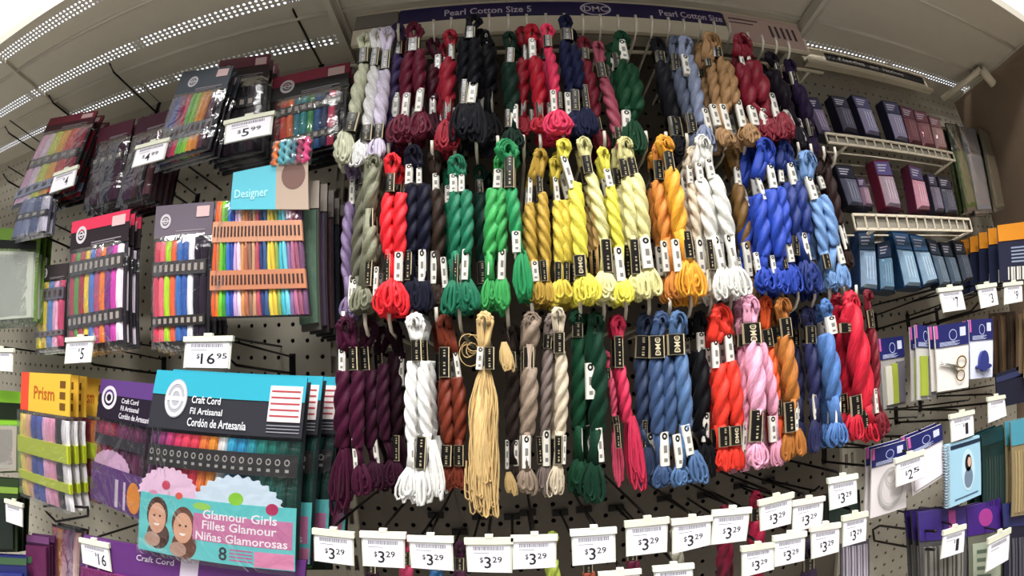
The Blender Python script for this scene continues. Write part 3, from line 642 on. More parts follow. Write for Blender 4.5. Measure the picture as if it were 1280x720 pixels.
sk('lower', 'dusty blue', '4a6890', (846, 392, 24), [(844, 418, 845, 444, 22, 'd')], [(850, 442, 857, 534, 20)], [(845, 543, 850, 584, 10, 'w'), (856, 531, 862, 568, 11, 'w')], [(850, 582, 606, 24, 852), (867, 564, 602, 24, 874)], Y=-8.6)
sk('lower', 'soft black', '101014', (874, 392, 22), [(875, 416, 876, 440, 10, 'w')], [(873, 438, 876, 540, 22)], [(882, 516, 881, 552, 9, 'w')], [(882, 550, 594, 24, 884)], Y=-7.7)
sk('lower', 'vermilion red', 'dc3424', (900, 384, 30), [(893, 424, 895, 460, 9, 'w'), (909, 416, 913, 452, 10, 'w')], [(899, 456, 901, 534, 21), (914, 452, 921, 532, 19)], [(904, 533, 905, 558, 14, 'b'), (918, 532, 919, 556, 14, 'd')], [(903, 556, 588, 18, 903), (918, 556, 586, 18, 919)], Y=-8.4)
sk('lower', 'rose pink', 'e09ab2', (925, 400, 18), [(927, 418, 927, 434, 12, 'b')], [(927, 432, 930, 532, 14), (950, 430, 967, 516, 15)], [(931, 528, 929, 572, 6, 'w'), (964, 520, 966, 552, 9, 'w')], [(931, 568, 588, 14, 929), (970, 548, 580, 20, 972)], Y=-8.2)
sk('lower', 'candy pink', 'eca2bc', (937, 372, 24), [(938, 404, 940, 430, 24, 'd')], [(939, 428, 947, 514, 22)], [(945, 512, 943, 552, 16, 'b')], [(943, 550, 584, 26, 945)], Y=-8.8)
sk('lower', 'tangerine', 'ee5a28', (956, 372, 18), [(957, 412, 960, 434, 13, 'b')], [(961, 432, 970, 502, 13)], [(971, 500, 972, 520, 9, 'b')], [(974, 518, 560, 12, 976)], Y=-8.1)
sk('lower', 'copper brown', 'a8682c', (976, 374, 22), [(980, 398, 983, 422, 14, 'b')], [(980, 420, 990, 502, 19)], [(985, 502, 987, 540, 13, 'b'), (994, 502, 995, 538, 5, 'w')], [(985, 538, 574, 16, 984), (996, 536, 568, 16, 998)], Y=-8.5)
sk('lower', 'dark indigo', '2a2c54', (1008, 386, 20), [(1012, 408, 1013, 430, 12, 'b')], [(1010, 428, 1018, 500, 16)], [(1017, 490, 1019, 524, 5, 'w')], [(1019, 522, 562, 18, 1019)], Y=-7.7)
sk('lower', 'cornflower blue', '4a70a8', (1031, 376, 18), [(1036, 396, 1040, 418, 12, 'w')], [(1030, 418, 1041, 498, 20)], [(1046, 496, 1046, 530, 8, 'w')], [(1045, 526, 556, 26, 1046)], Y=-8.4)
sk('lower', 'fire red', 'bc1a30', (1062, 368, 24), [(1058, 404, 1059, 416, 20, 'b')], [(1060, 380, 1080, 510, 24)], [(1068, 494, 1070, 520, 14, 'b'), (1079, 512, 1081, 534, 10, 'b')], [(1067, 515, 550, 22, 1068), (1084, 524, 550, 20, 1090)], Y=-8.6)
sk('lower', 'dark crimson', '6c1220', (1083, 364, 12), [(1086, 388, 1089, 410, 7, 'b')], [(1088, 408, 1094, 488, 10)], [(1093, 486, 1096, 516, 4, 'w')], [(1099, 514, 546, 18, 1101)], Y=-8.8, back=0)
for pts_, rw in ((R3, 'lower'), (R2, 'middle'), (R1, 'top')):
    near = [min((q_ for q_ in SK if q_['row'] == rw), key=lambda q_: abs(q_['top'][0] - x))['colour'] for x, y in pts_]
    for i, (x, y) in enumerate(pts_):
        n_ = near.count(near[i]); k_ = near[:i].count(near[i])
        wh = '' if n_ == 1 else (' left one of the' if k_ == 0 else ' right one of the' if k_ == n_ - 1 else ' middle one of the' if n_ == 3 else ' inner one of the')
        lb_ = f"cream wire hook at the {near[i]} skein, {rw} row" if n_ == 1 else f"{wh.split()[0]} cream wire hook by the {near[i]} skein, {rw} row"
        hook(x, y, lb_, f'cream wire hooks of the {rw} skein row')
def build_skein(s, label, dY=0, dx=0):
    Y = (s['Y'] if s['Y'] is not None else -8.2)
    mt = yarn(s['hx'])
    T = at(s['top'][0], s['top'][1], Y)
    t = thing('thread_skein', (T.x, T.y, T.z), label, 'thread skein')
    joins = [(b[0], b[1] + 3) for b in s['ub'][:2]]
    top_loop(s['top'][0], s['top'][1], s['top'][2], joins, Y, mt, t, s['d'])
    for r in s['ropes']: rope(r, Y + (.08 if r is s['ropes'][0] else 0), mt, t, s['d'], s['plies'], fat=1.02)
    for b in s['ub']: band(b, Y - .04, t, 'upper_sleeve')
    for b in s['lb']: band(b, Y - .1, t, 'lower_sleeve')
    for b in s['tails']: strand_tail(b, Y, mt, t, s['d'])
    # short neck of thread between twist and bunched end, inside the lower sleeves
    mb = MB()
    for r in s['ropes']:
        tl = min(s['tails'], key=lambda q: abs(q[0] - r[2]))
        if tl[1] - r[3] > 4:
            a = at(r[2], r[3] - 3, Y); b = at(tl[0], tl[1] + 4, Y); rr = r[4] / 2 * scale_at(r[2], r[3], Y)
            mb = MB(); mb.sweep([a, a.lerp(b, .5), b], [rr * .8, rr * .62, rr * .8], 12, 3, .6, .25); mb.build('neck', mt, t)
    return t
for row in ('top', 'middle', 'lower'):
    L = [s for s in SK if s['row'] == row]
    for i, s in enumerate(L):
        nb = []
        if i > 0: nb.append(L[i - 1]['colour'])
        if i < len(L) - 1: nb.append(L[i + 1]['colour'])
        near = f"between {nb[0]} and {nb[1]}" if len(nb) == 2 else (f"first before {nb[0]}" if i == 0 else f"last after {nb[0]}")
        lab = f"{s['colour']} twisted thread skein, {row} row, {near}"
        t = build_skein(s, lab)
        if s['back']:
            c_ = lin(s['hx']); br = .3 * c_[0] + .6 * c_[1] + .1 * c_[2] > .16
            off = ((.08 if br else random.uniform(.25, .4)) * (1 if i % 2 else -1), 1.1, random.uniform(-.25, .1))
            copy_tree(t, off, f"{s['colour']} skein hanging behind the front {s['colour']} one, {row} row")
# the loose tan hank
tn = at(606, 392, -8.7); ty = yarn('d0b078')
t = thing('thread_skein', tuple(tn), 'untwisted tan thread hank with long loose strands in the lower row', 'thread skein')
top_loop(606, 392, 24, [(605, 437)], -8.7, ty, t)
band((601, 434, 599, 462, 9, 'w'), -8.8, t, 'upper_sleeve'); band((612, 434, 612, 462, 13, 'b'), -8.85, t, 'upper_sleeve')
mb = MB()
A = at(606, 460, -8.7)
for k in range(110):
    a = random.uniform(-1, 1); b = random.uniform(-1, 1) * math.sqrt(1 - a * a); ln = random.uniform(.80, 1.0) if random.random() < .8 else random.uniform(.55, .9)
    B = at(603 + 6 * (ln > .9), 468 + 176 * ln, -8.7); ph = random.random() * 6; pts = []
    for i in range(13):
        q = i / 12; wd = .12 + .46 * math.sin(PI * min(q * 1.3, .62)) * (1 - .15 * q)
        pts.append(A.lerp(B, q) + Vector((a * wd + .05 * math.sin(q * 11 + ph), b * wd * .6 + .04 * math.cos(q * 9 + ph), 0)))
    e = pts[-1]; sg = random.choice((-1, 1)) * random.uniform(.08, .2)
    pts += [e + Vector((sg * .5, -.02, -.1)), e + Vector((sg, -.02, 0)), e + Vector((sg * 1.05, 0, .35)), e + Vector((sg * .8, 0, .9))]
    mb.sweep(pts, .036, 4, cap=False)
o = mb.build('loose_strand', yarn('d0b078', 20), t); o['kind'] = 'stuff'
mb = MB(); mb.sweep([at(606, 458, -8.6), at(603, 520, -8.6), at(603, 590, -8.6), at(607, 622, -8.6)], [.2, .48, .46, .2], 18, 7, .3, .3); mb.build('core', ty, t)
for k in range(6):
    mb = MB(); c = at(590 + random.uniform(-6, 4), 438 + random.uniform(-10, 8), -8.5); r = random.uniform(.2, .45)
    mb.sweep([c + Vector((math.cos(a + k) * r, .1 * math.sin(3 * a), math.sin(a + k) * r * 1.2)) for a in [i * PI / 7 for i in range(11)]], .02, 4, cap=False)
    mb.build('stray_loop', ty, t)
strand_tail((630, 428, 464, 16, 636), -8.4, ty, t, 1, 'stray_end'); strand_tail((636, 590, 618, 12, 641), -8.0, ty, t, 1, 'stray_end')

# ================================================================ PRICE TAGS
def rot90(v): return v
def price_tag(c, Y, label, big, small='29', group=None, top='d8dcc0', n=0):
    q = pq(c, Y)
    t = thing('price_tag', tuple(q.P(.5, 0)), label, 'price tag', group)
    mb = MB(); q.box(mb, -.02, -.02, 1.02, 1, -.06, 0); mb.build('holder', paint('cfd0c4', .25), t)
    mb = MB(); q.box(mb, -.05, -.06, 1.05, .12, -.1, .09); q.box(mb, .42, -.16, .6, -.05, -.1, .09); mb.build('top_lip', paint(top, .3), t)
    mb = MB(); q.box(mb, .02, .14, .98, .98, 0, .03); mb.build('paper', paint('efecf2', .5), t)
    mb = MB(); u = .14
    random.seed(n + 5)
    while u < .84:
        w_ = random.uniform(.015, .045); q.box(mb, u, .2, u + w_, .31, .03, .034); u += w_ + .012
    q.box(mb, .14, .38, .5, .4, .03, .034)
    mb.build('fine_print', paint('8a8893', .6), t)
    if big:
        mb = MB(); u = .3
        if small: q.text(mb, '$', .28, .52, .36, .7, .036); q.text(mb, big, .38, .5, .38 + .16 * len(big), .86, .036); q.text(mb, small, .41 + .16 * len(big), .5, .63 + .16 * len(big), .68, .036)
        else: q.text(mb, '$', .5, .4, .57, .55, .036); q.text(mb, big, .6, .4, .6 + .14 * len(big), .85, .036)
        mb.build('lettering', paint('26242c', .5), t)
    # wire arm that carries the tag, straight back to the pegboard
    p0 = q.P(.5, -.08)
    mb = MB(); mb.sweep([(p0.x, p0.y + .05, p0.z), (p0.x, p0.y + .5, p0.z + .12), (p0.x, 0, p0.z + .4)], .07, 6); mb.build('arm', WIRE, t)
    return t
S4 = lambda ox, oy, l: [(ox + a / 4, oy + b / 4) for a, b in l]
T = [S4(380, 580, [(52, 330), (243, 350), (247, 510), (55, 485)]), S4(380, 580, [(290, 345), (500, 352), (500, 522), (298, 510)]),
     S4(380, 580, [(527, 367), (738, 372), (745, 535), (540, 520)]), S4(380, 580, [(812, 380), (1035, 378), (1037, 545), (822, 540)]),
     S4(380, 580, [(1044, 367), (1257, 362), (1257, 518), (1048, 528)]), S4(680, 580, [(140, 338), (352, 325), (355, 490), (147, 510)]),
     S4(680, 580, [(412, 295), (615, 275), (612, 440), (415, 463)]), S4(680, 580, [(645, 285), (832, 267), (830, 405), (645, 450)]),
     S4(680, 580, [(850, 240), (1028, 225), (1008, 385), (838, 405)]), S4(680, 580, [(1078, 190), (1240, 150), (1232, 300), (1085, 337)]),
     [(992, 628), (1029, 622), (1027, 655), (991, 667)], [(1036, 600), (1070, 594), (1071, 629), (1038, 638)],
     [(1054, 647), (1083, 641), (1082, 676), (1054, 684)], [(1014, 660), (1049, 655), (1048, 690), (1015, 699)],
     [(968, 672), (1006, 666), (1005, 701), (968, 709)], [(928, 685), (966, 680), (967, 712), (928, 722)],
     [(750, 717), (799, 713), (799, 745), (752, 748)], [(818, 710), (865, 706), (866, 740), (820, 745)]]
ORD = ['leftmost of the upper tag row, under the burgundy skeins', 'second from the left of the upper tag row', 'third from the left, under the rust skein',
       'fourth from the left, under the loose tan hank', 'fifth from the left, under the taupe skeins', 'sixth from the left, under the dark evergreen skeins',
       'seventh from the left, under the denim blue skeins', 'eighth from the left, touching its right neighbour', 'ninth from the left, tilted, overlapping its left neighbour',
       'tenth from the left, under the rose pink skein', 'eleventh from the left, under the copper brown skein', 'highest and rightmost of the upper tag row',
       'rightmost of the lower tag row', 'second from the right of the lower tag row', 'third from the right of the lower tag row',
       'fourth from the right of the lower tag row', 'cut by the bottom edge, left one', 'cut by the bottom edge, right one']
for i, (c, o_) in enumerate(zip(T, ORD)):
    price_tag(c, -9.0 if i < 12 else -9.3, 'white $3.29 price tag, ' + o_, '3', '29', None, ['dfe0c8', 'e6dcd0', 'dfe6d6'][i % 3], i)
random.seed(11)
OT = [([(283, 153), (341, 141), (338, 168), (281, 180)], -8.6, 'white $5.99 price tag under the dark red floss pack at upper left', '5', '99'),
      ([(172, 184), (211, 174), (204, 199), (165, 210)], -8.6, 'tilted white price tag between the dark bagged stacks at upper left', '4', '99'),
      ([(69, 218), (97, 208), (91, 232), (62, 242)], -8.6, 'small tilted white price tag by the pastel floss pack, upper left', '4', ''),
      ([(233, 423), (289, 422), (286, 461), (230, 460)], -8.4, 'white $16.95 price tag below the rainbow floss pack', '16', '95'),
      ([(84, 424), (117, 422), (113, 453), (81, 455)], -8.6, 'white $5 price tag below the pink headed floss pack', '5', ''),
      ([(-14, 437), (16, 437), (15, 465), (-14, 463)], -8.6, 'white price tag cut off by the left edge at mid height', '', ''),
      ([(7, 625), (28, 631), (28, 659), (8, 652)], -8.8, 'small white price tag at lower left beside the green packs', '', ''),
      ([(101, 674), (135, 681), (139, 715), (104, 704)], -9.2, 'white $16 price tag in front of the purple cord pack, lower left', '16', ''),
      ([(1173, 362), (1201, 359), (1207, 387), (1180, 391)], -8.4, 'white $7 price tag right under the blue needle packets', '7', ''),
      ([(1222, 358), (1244, 355), (1248, 381), (1227, 386)], -8.2, 'white $3 price tag under the orange and navy packs', '3', ''),
      ([(1256, 355), (1277, 353), (1278, 377), (1256, 381)], -8.2, 'pinkish price tag at the right edge under the orange packs', '9', ''),
      ([(1188, 520), (1216, 514), (1217, 544), (1190, 553)], -8.4, 'white $1 price tag on top of the spiral booklet', '1', ''),
      ([(1235, 498), (1255, 495), (1258, 520), (1236, 529)], -8.4, 'white price tag above the dark teal packs at right', '', ''),
      ([(1120, 575), (1154, 564), (1157, 596), (1121, 609)], -8.9, 'white $2.5 price tag overlapping the hoop card', '2', '5'),
      ([(1180, 665), (1206, 657), (1204, 690), (1176, 699)], -8.9, 'white $1 price tag at lower right before the purple packs', '1', ''),
      ([(1236, 675), (1262, 662), (1260, 700), (1232, 716)], -8.9, 'white price tag lowest at right by the corner', '', '')]
for i, (c, Y, lb, b, s_) in enumerate(OT): price_tag(c, Y, lb, b, s_, None, 'dfe0cc', i + 40)
random.seed(21)

# ================================================================ FLOSS PACKS (LEFT BAY)
def floss_cols(q, t, cols, u0, u1, v0, v1, bands, w0=.06, bulge=.22, wave=0):
    n = len(cols)
    for i, hx in enumerate(cols):
        a = lerp(u0, u1, i / n); b = lerp(u0, u1, (i + 1) / n); mb = MB(); K = 15; prof = []
        for k in range(K + 1):
            v = lerp(v0, v1, k / K); pin = 1.0
            for (bv0, bv1, _) in bands:
                if bv0 - .02 < v < bv1 + .02: pin = .62
            prof.append((v, pin))
        vs = []; fs = []; uvs = []; m_ = 6
        for k, (v, pin) in enumerate(prof):
            jig = wave * math.sin(k * 1.3 + i * 2.1) * (b - a)
            endf = .7 if k in (0, K) else 1
            for j in range(m_ + 1):
                an = PI * j / m_; vs.append(q.P((a + b) / 2 + jig - math.cos(an) * (b - a) * .54 * (.9 + .1 * pin), v, w0 + math.sin(an) * bulge * pin * endf * (.85 + .15 * math.sin(i * 3.7))))
        for k in range(K):
            for j in range(m_):
                fs.append((k * (m_ + 1) + j, k * (m_ + 1) + j + 1, (k + 1) * (m_ + 1) + j + 1, (k + 1) * (m_ + 1) + j))
                uvs.append([(j / m_ * .4, k / K * .3), ((j + 1) / m_ * .4, k / K * .3), ((j + 1) / m_ * .4, (k + 1) / K * .3), (j / m_ * .4, (k + 1) / K * .3)])
        mb.add(vs, fs, uvs, True); mb.build('floss_bundle', yarn(hx), t)
def floss_pack(c, Y, label, cols, bands, header=('3a3038', .25), stripe=None, logo=True, body='1c1820', thick=.35, v1=.97, v0=None, sleeve=True, texts=(), name='floss_pack',
               nback=0, backgap=.55, extra=None, cat='floss pack', patch=True, u0=.04, u1=.96, wave=0, filmk=.08, bdx=0, slant=0):
    q = pq(c, Y)
    t = thing(name, tuple(q.P(.5, 0)), label, cat)
    mb = MB(); q.box(mb, 0, 0, 1, 1, -.08, .02); mb.build('backing_card', paint(body, .6), t)
    hc, hv = header
    if hv:
        mb = MB(); q.box(mb, -.01, -.01, 1.01, hv, .02, .08); h = mb.build('header', paint(hc, .4), t)
        if stripe:
            mb = MB(); q.box(mb, -.01, -.012, 1.012, hv * stripe[1], .08, .1); mb.build('stripe', paint(stripe[0], .4), h)
        if logo:
            ru = .1; cu = logo if isinstance(logo, float) else .2
            rv = min(hv * .34, ru * q.W / q.H)
            mb = MB(); ru2 = rv * q.H / q.W; q.ring(mb, cu, hv * .48, ru2, rv, .36, .11); q.ring(mb, cu, hv * .48, ru2 * .45, rv * .45, .35, .11)
            q.box(mb, cu - ru2 * .9, hv * .48 - rv * .1, cu + ru2 * .9, hv * .48 + rv * .1, .1, .115); mb.build('emblem', paint('cdc7cc', .4), h)
        if patch:
            mb = MB(); q.box(mb, .74, hv * .08, .95, hv * .42, .1, .12); pch = mb.build('photo_patch', paint('d8b8b8', .5), h)
        mb = MB(); q.box(mb, .4, hv * .8, .9, hv * .84, .08, .1); q.box(mb, .4, hv * .88, .8, hv * .91, .08, .1); mb.build('small_print', paint('8c858c', .5), h)
        for (s_, a, b, cc, d, col) in texts:
            mb = MB(); q.text(mb, s_, a, b, cc, d, .12); mb.build('lettering', paint(col, .4), h)
    if v0 is None: v0 = hv + .04
    if cols: floss_cols(q, t, cols, u0, u1, v0, v1, bands, wave=wave)
    for (b0, b1, bc) in bands:
        mb = MB(); q.box(mb, u0 - .01, b0, u1 + .01, b1, .1, .26); bo = mb.build('paper_band', paint(bc, .5), t)
        mb = MB(); n = max(4, len(cols)) * 1
        for k in range(n):
            a = lerp(u0, u1, (k + .25) / n); b = lerp(u0, u1, (k + .75) / n); q.box(mb, a, b0 + (b1 - b0) * .25, b, b1 - (b1 - b0) * .25, .26, .275)
        mb.build('band_print', paint('9a9088' if bc < '5' else '3c2420', .5), bo)
    if extra: extra(q, t)
    if sleeve:
        mb = MB(); nx, ny = 8, 10; vs = []; fs = []
        for j in range(ny + 1):
            for i in range(nx + 1):
                u = -.02 + 1.04 * i / nx; v = (hv * .9 if hv else 0) + (1.02 - (hv * .9 if hv else 0)) * j / ny
                ed = min(i, nx - i, j, ny - j) == 0
                vs.append(q.P(u, v, .05 if ed else .36 + random.uniform(-.05, .07)))
        for j in range(ny):
            for i in range(nx): fs.append((j * (nx + 1) + i, j * (nx + 1) + i + 1, (j + 1) * (nx + 1) + i + 1, (j + 1) * (nx + 1) + i))
        mb.add(vs, fs, None, True); mb.build('clear_sleeve', film('ffffff', filmk), t)
    for k in range(nback):
        copy_tree(t, (bdx * (k + 1) + random.uniform(-.08, .08), backgap * (k + 1), random.uniform(-.12, .06)), f"{['second', 'third', 'fourth', 'fifth', 'sixth', 'seventh'][k]} pack in line behind the {brief(label)}")
    return t, q
MULTI = ['e05a2c', 'e88a2a', '7ac832', '3c9c3c', '3c6cc8', '2c4a9c', 'c8a8d8', 'e8d0e0', 'd89858', 'b06a50', '8c6a58', 'c89878', 'b85060', '2c3c70', '3a5a8c', 'e8d050', 'e0c040', '88a050', '48b8c8', '70c8d8', '8a6c9c', 'b06a88', '9a5870', '704a6c']
# big rainbow pack with teal card
def big_extra(q, t):
    c2 = Quad(at(292, 216, -8.7), at(385, 198, -8.7), at(386, 262, -8.7), at(288, 262, -8.7))
    mb = MB(); c2.box(mb, 0, 0, .6, 1, -.05, .03); h = mb.build('top_card', paint('5ab0c0', .4), t)
    mb = MB(); c2.box(mb, .6, -.02, 1, 1, -.05, .03); mb.build('photo_panel', paint('a89484', .5), t)
    mb = MB(); c2.disc(mb, .82, .3, .15, .3, .03, .04); mb.build('photo_shape', paint('6a4c44', .5), t)
    mb = MB(); c2.text(mb, 'Designer', .05, .5, .5, .78, .05); mb.build('lettering', paint('a8dce8', .4), h)
floss_pack([(272, 252), (378, 250), (389, 395), (265, 398)], -8.3, 'rainbow floss pack with teal top card and two copper paper bands', MULTI, [(.20, .38, 'c08a6c'), (.62, .78, 'b87858')],
           header=('5a5a5a', 0), v0=.01, v1=.99, u0=.01, u1=.99, extra=big_extra, nback=0, wave=.08, filmk=.05)
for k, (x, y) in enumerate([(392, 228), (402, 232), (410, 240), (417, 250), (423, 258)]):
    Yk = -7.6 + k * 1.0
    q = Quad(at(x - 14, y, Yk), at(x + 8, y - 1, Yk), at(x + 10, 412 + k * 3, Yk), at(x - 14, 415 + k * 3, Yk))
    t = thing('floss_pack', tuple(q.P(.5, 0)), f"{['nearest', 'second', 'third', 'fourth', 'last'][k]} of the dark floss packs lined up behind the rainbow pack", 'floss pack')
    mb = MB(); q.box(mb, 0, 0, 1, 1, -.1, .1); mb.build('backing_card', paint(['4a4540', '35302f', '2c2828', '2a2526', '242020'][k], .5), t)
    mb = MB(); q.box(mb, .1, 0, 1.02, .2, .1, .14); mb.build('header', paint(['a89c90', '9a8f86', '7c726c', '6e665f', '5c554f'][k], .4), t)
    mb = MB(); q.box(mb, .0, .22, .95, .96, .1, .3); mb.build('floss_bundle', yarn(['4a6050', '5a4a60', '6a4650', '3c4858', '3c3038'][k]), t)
# rainbow pack with dark header (middle)
floss_pack([(197, 260), (268, 254), (262, 430), (191, 434)], -7.6, 'rainbow floss pack with dusky header, left of the teal topped pack',
           ['d83450', 'e86878', 'a8d030', 'e8603c', '3c6cb0', '3458a0', 'e8e4f0', '241c2c', '2c2030'], [(.42, .52, '3a3638'), (.80, .87, '24201f')], header=('6e6470', .24), v0=.27, nback=3)
# pink header pack
floss_pack([(92, 280), (163, 264), (158, 430), (86, 440)], -7.8, 'pastel floss pack with pink and black header, upright at left',
           ['a83048', '5a9040', '9c2838', 'e0c040', '4a70b8', 'b04870', 'e87830', '703078', 'c040a0', 'ecd8ec'], [(.33, .44, '3c3a3c'), (.74, .84, '302c2e')], header=('2c2428', .24), stripe=('d83a58', .35), v0=.26, nback=2)
floss_pack([(52, 334), (86, 330), (82, 436), (45, 440)], -6.6, 'narrow pastel floss pack with dark header at left edge of the bay',
           ['e0d040', 'd8b848', '5078b8', 'e8a8c8', 'b84868'], [(.28, .42, '5a5660'), (.78, .84, '6a6468')], header=('3c3436', .18), v0=.2, nback=2, patch=False)
# upper row
floss_pack([(64, 150), (122, 140), (86, 236), (14, 262)], -8.0, 'pastel striped floss pack in crinkled film at far upper left',
           ['d8a8c8', 'e0c8d8', 'c8d050', 'e0a030', 'c83028', '8c2838'], [(.48, .58, '4c4848'), (.8, .9, '8890a8')], header=('401822', .16), stripe=('7c2438', .5), v0=.2, nback=3, backgap=.8, logo=False)
floss_pack([(126, 162), (168, 150), (148, 252), (104, 264)], -7.2, 'dark maroon bagged floss pack beside the pastel striped pack',
           ['2a1626', '341a2c', '20142a', '3a1c30'], [(.4, .5, '2c2428')], header=('4a1c2c', .2), nback=4, logo=False, patch=False, body='1c1018')
floss_pack([(174, 150), (216, 138), (188, 246), (146, 258)], -7.4, 'dark plum bagged floss pack left of the blue and green one',
           ['2c1830', '3c2038', '40242c', '2a1626', '6a4048'], [(.42, .52, '2c2830')], header=('3c1828', .2), nback=4, logo=False, patch=False, body='1c1018')
floss_pack([(230, 92), (292, 84), (262, 186), (190, 208)], -8.2, 'blue red green and orange floss pack in glossy crinkled film',
           ['3c4c94', '4a5ca8', '8c2c5c', 'c83058', '6cb848', '8cc840', 'e8a040', 'd88838', '5c2c3c', '34242c'], [(.66, .8, '6a6a70')], header=('4a5058', .28), v0=.3, nback=2, logo=.3, filmk=.2)
floss_pack([(276, 78), (338, 70), (330, 190), (262, 205)], -6.6, 'black bagged floss pack with dark red header beside the $5.99 tag',
           ['1c141c', '28182a', '201420', '141018', '30202c', '1c141c'], [(.45, .55, '1c1a1c')], header=('2c1c20', .24), stripe=('641a2e', .45), nback=3, body='120e12')
floss_pack([(343, 100), (437, 80), (430, 182), (338, 206)], -6.0, 'dark floss pack with crimson header, orange and teal threads',
           ['6c1a20', 'c83c28', 'e0682c', '2c7888', '2a8c90', '3c8c50', '28548c', '203058', 'c83058', '2c1c24'], [(.42, .52, '26221f'), (.78, .86, '26221f')], header=('1f1a1c', .3), stripe=('86203a', .42), v0=.33, nback=3, body='16100f')
floss_pack([(342, 178), (392, 170), (388, 206), (338, 210)], -8.6, 'orange teal and pink threads in film above the teal card', ['e0702c', '4898a8', '68a8b0', '3c6878', '882c4c', 'd03c78'], [], header=('202020', 0), v0=.05, body='202024', wave=.2)
floss_pack([(30, 250), (66, 244), (60, 290), (14, 300)], -8.4, 'small silvery blue bagged thread bundle at upper left', ['5c6488', '707898', '3c4870', 'a8a4b4'], [(.4, .55, '303038')], header=('6c7088', 0), v0=.02, body='3a3a48', nback=1)
# craft cord packs (lower left)
def craft_extra(q, t):
    # v: 0 top .. 1 bottom of whole pack ; printed insert card
    mb = MB(); q.box(mb, .02, .355, .99, .47, .33, .37); bo = mb.build('paper_band', paint('2e2c2e', .5), t)
    mb = MB()
    for k in range(18):
        u = .05 + k * .052; q.ring(mb, u, .395, .016, .018, .4, .375, 8); q.box(mb, u - .008, .43, u + .012, .445, .37, .376)
    mb.build('band_print', paint('a8a4a0', .5), bo)
    c = paint('62c6c8', .45)
    mb = MB(); q.box(mb, 0, .625, 1, .975, .36, .40)
    ins = mb.build('insert_card', c, t)
    mb = MB(); q.disc(mb, .2, .63, .22, .155, .36, .39, 40, 26, 0, PI, .045); mb.build('scalloped_fan', paint('e6c2dc', .5), ins)
    mb = MB(); q.disc(mb, .66, .68, .28, .2, .36, .395, 60, 28, 0, PI, .045); mb.build('scalloped_fan', paint('cfe0ee', .5), ins)
    for (u, v, a, b, hx) in ((.19, .57, .03, .025, 'c84060'), (.29, .62, .025, .02, 'd86050'), (.66, .6, .045, .035, '8cc838'), (.45, .66, .06, .02, '9cd060'), (.87, .64, .035, .032, 'b83060'), (.1, .62, .03, .012, 'd890b0')):
        mb = MB(); q.disc(mb, u, v, a, b, .39, .402); mb.build('flower_print', paint(hx, .5), ins)
    mb = MB(); q.box(mb, .40, .70, .985, .855, .40, .405); mb.build('pink_panel', paint('c878a4', .5), ins)
    mb = MB(); q.box(mb, .78, .88, .995, .97, .40, .404); q.disc(mb, .86, .925, .05, .035, .40, .407); mb.build('pink_corner', paint('e08cb4', .5), ins)
    mb = MB()
    q.text(mb, 'Glamour Girls', .46, .675, .90, .725, .408); q.text(mb, 'Filles Glamour', .46, .735, .90, .785, .408); q.text(mb, 'Niñas Glamorosas', .42, .80, .96, .85, .408)
    mb.build('lettering', paint('f4eef4', .5), ins)
    mb = MB(); q.text(mb, '8', .57, .875, .62, .955, .408); mb.build('lettering', paint('2c2838', .5), ins)
    mb = MB()
    for k in range(4): q.box(mb, .635, .882 + k * .02, .77, .89 + k * .02, .4, .406)
    mb.build('small_print', paint('c85a94', .5), ins)
    # two smiling children printed on the card
    for (u, v, hr) in ((.14, .765, '4a2a20'), (.33, .80, '6a4030')):
        mb = MB(); q.disc(mb, u, v - .024, .08, .1, .40, .404); q.disc(mb, u + .012, v + .1, .085, .085, .40, .404); mb.build('print_hair', paint(hr, .6), ins)
        mb = MB(); q.disc(mb, u, v, .066, .09, .404, .408); mb.build('print_face', paint('d8a488', .6), ins)
        mb = MB(); q.disc(mb, u - .02, v - .015, .008, .007, .408, .41, 8); q.disc(mb, u + .022, v - .015, .008, .007, .408, .41, 8); mb.build('print_eye', paint('2c1c1c', .6), ins)
        mb = MB(); q.disc(mb, u, v + .03, .022, .014, .408, .41, 10, 0, PI, 2 * PI); mb.build('print_smile', paint('f4e8e4', .6), ins)
        mb = MB(); q.disc(mb, u - .03, v + .13, .06, .045, .404, .407); mb.build('print_shirt', paint('b89484', .6), ins)
CC = ['5a3058', '8c3870', 'c03c78', 'e03c68', 'e84060', 'e84058', 'e8783c', 'e88c30', 'f0ece8', '38a0c8', '3090c0', '2c90a0', '288078', '206c60', '1c5048', '1a4038']
def craft_header(q, t, name_v=.27):
    h = q
c4 = [(203, 468), (417, 480), (378, 716), (180, 690)]
cc = Quad(at(203, 468, -9.2), at(386, 478, -9.2), at(372, 716, -8.8), at(178, 688, -8.8))
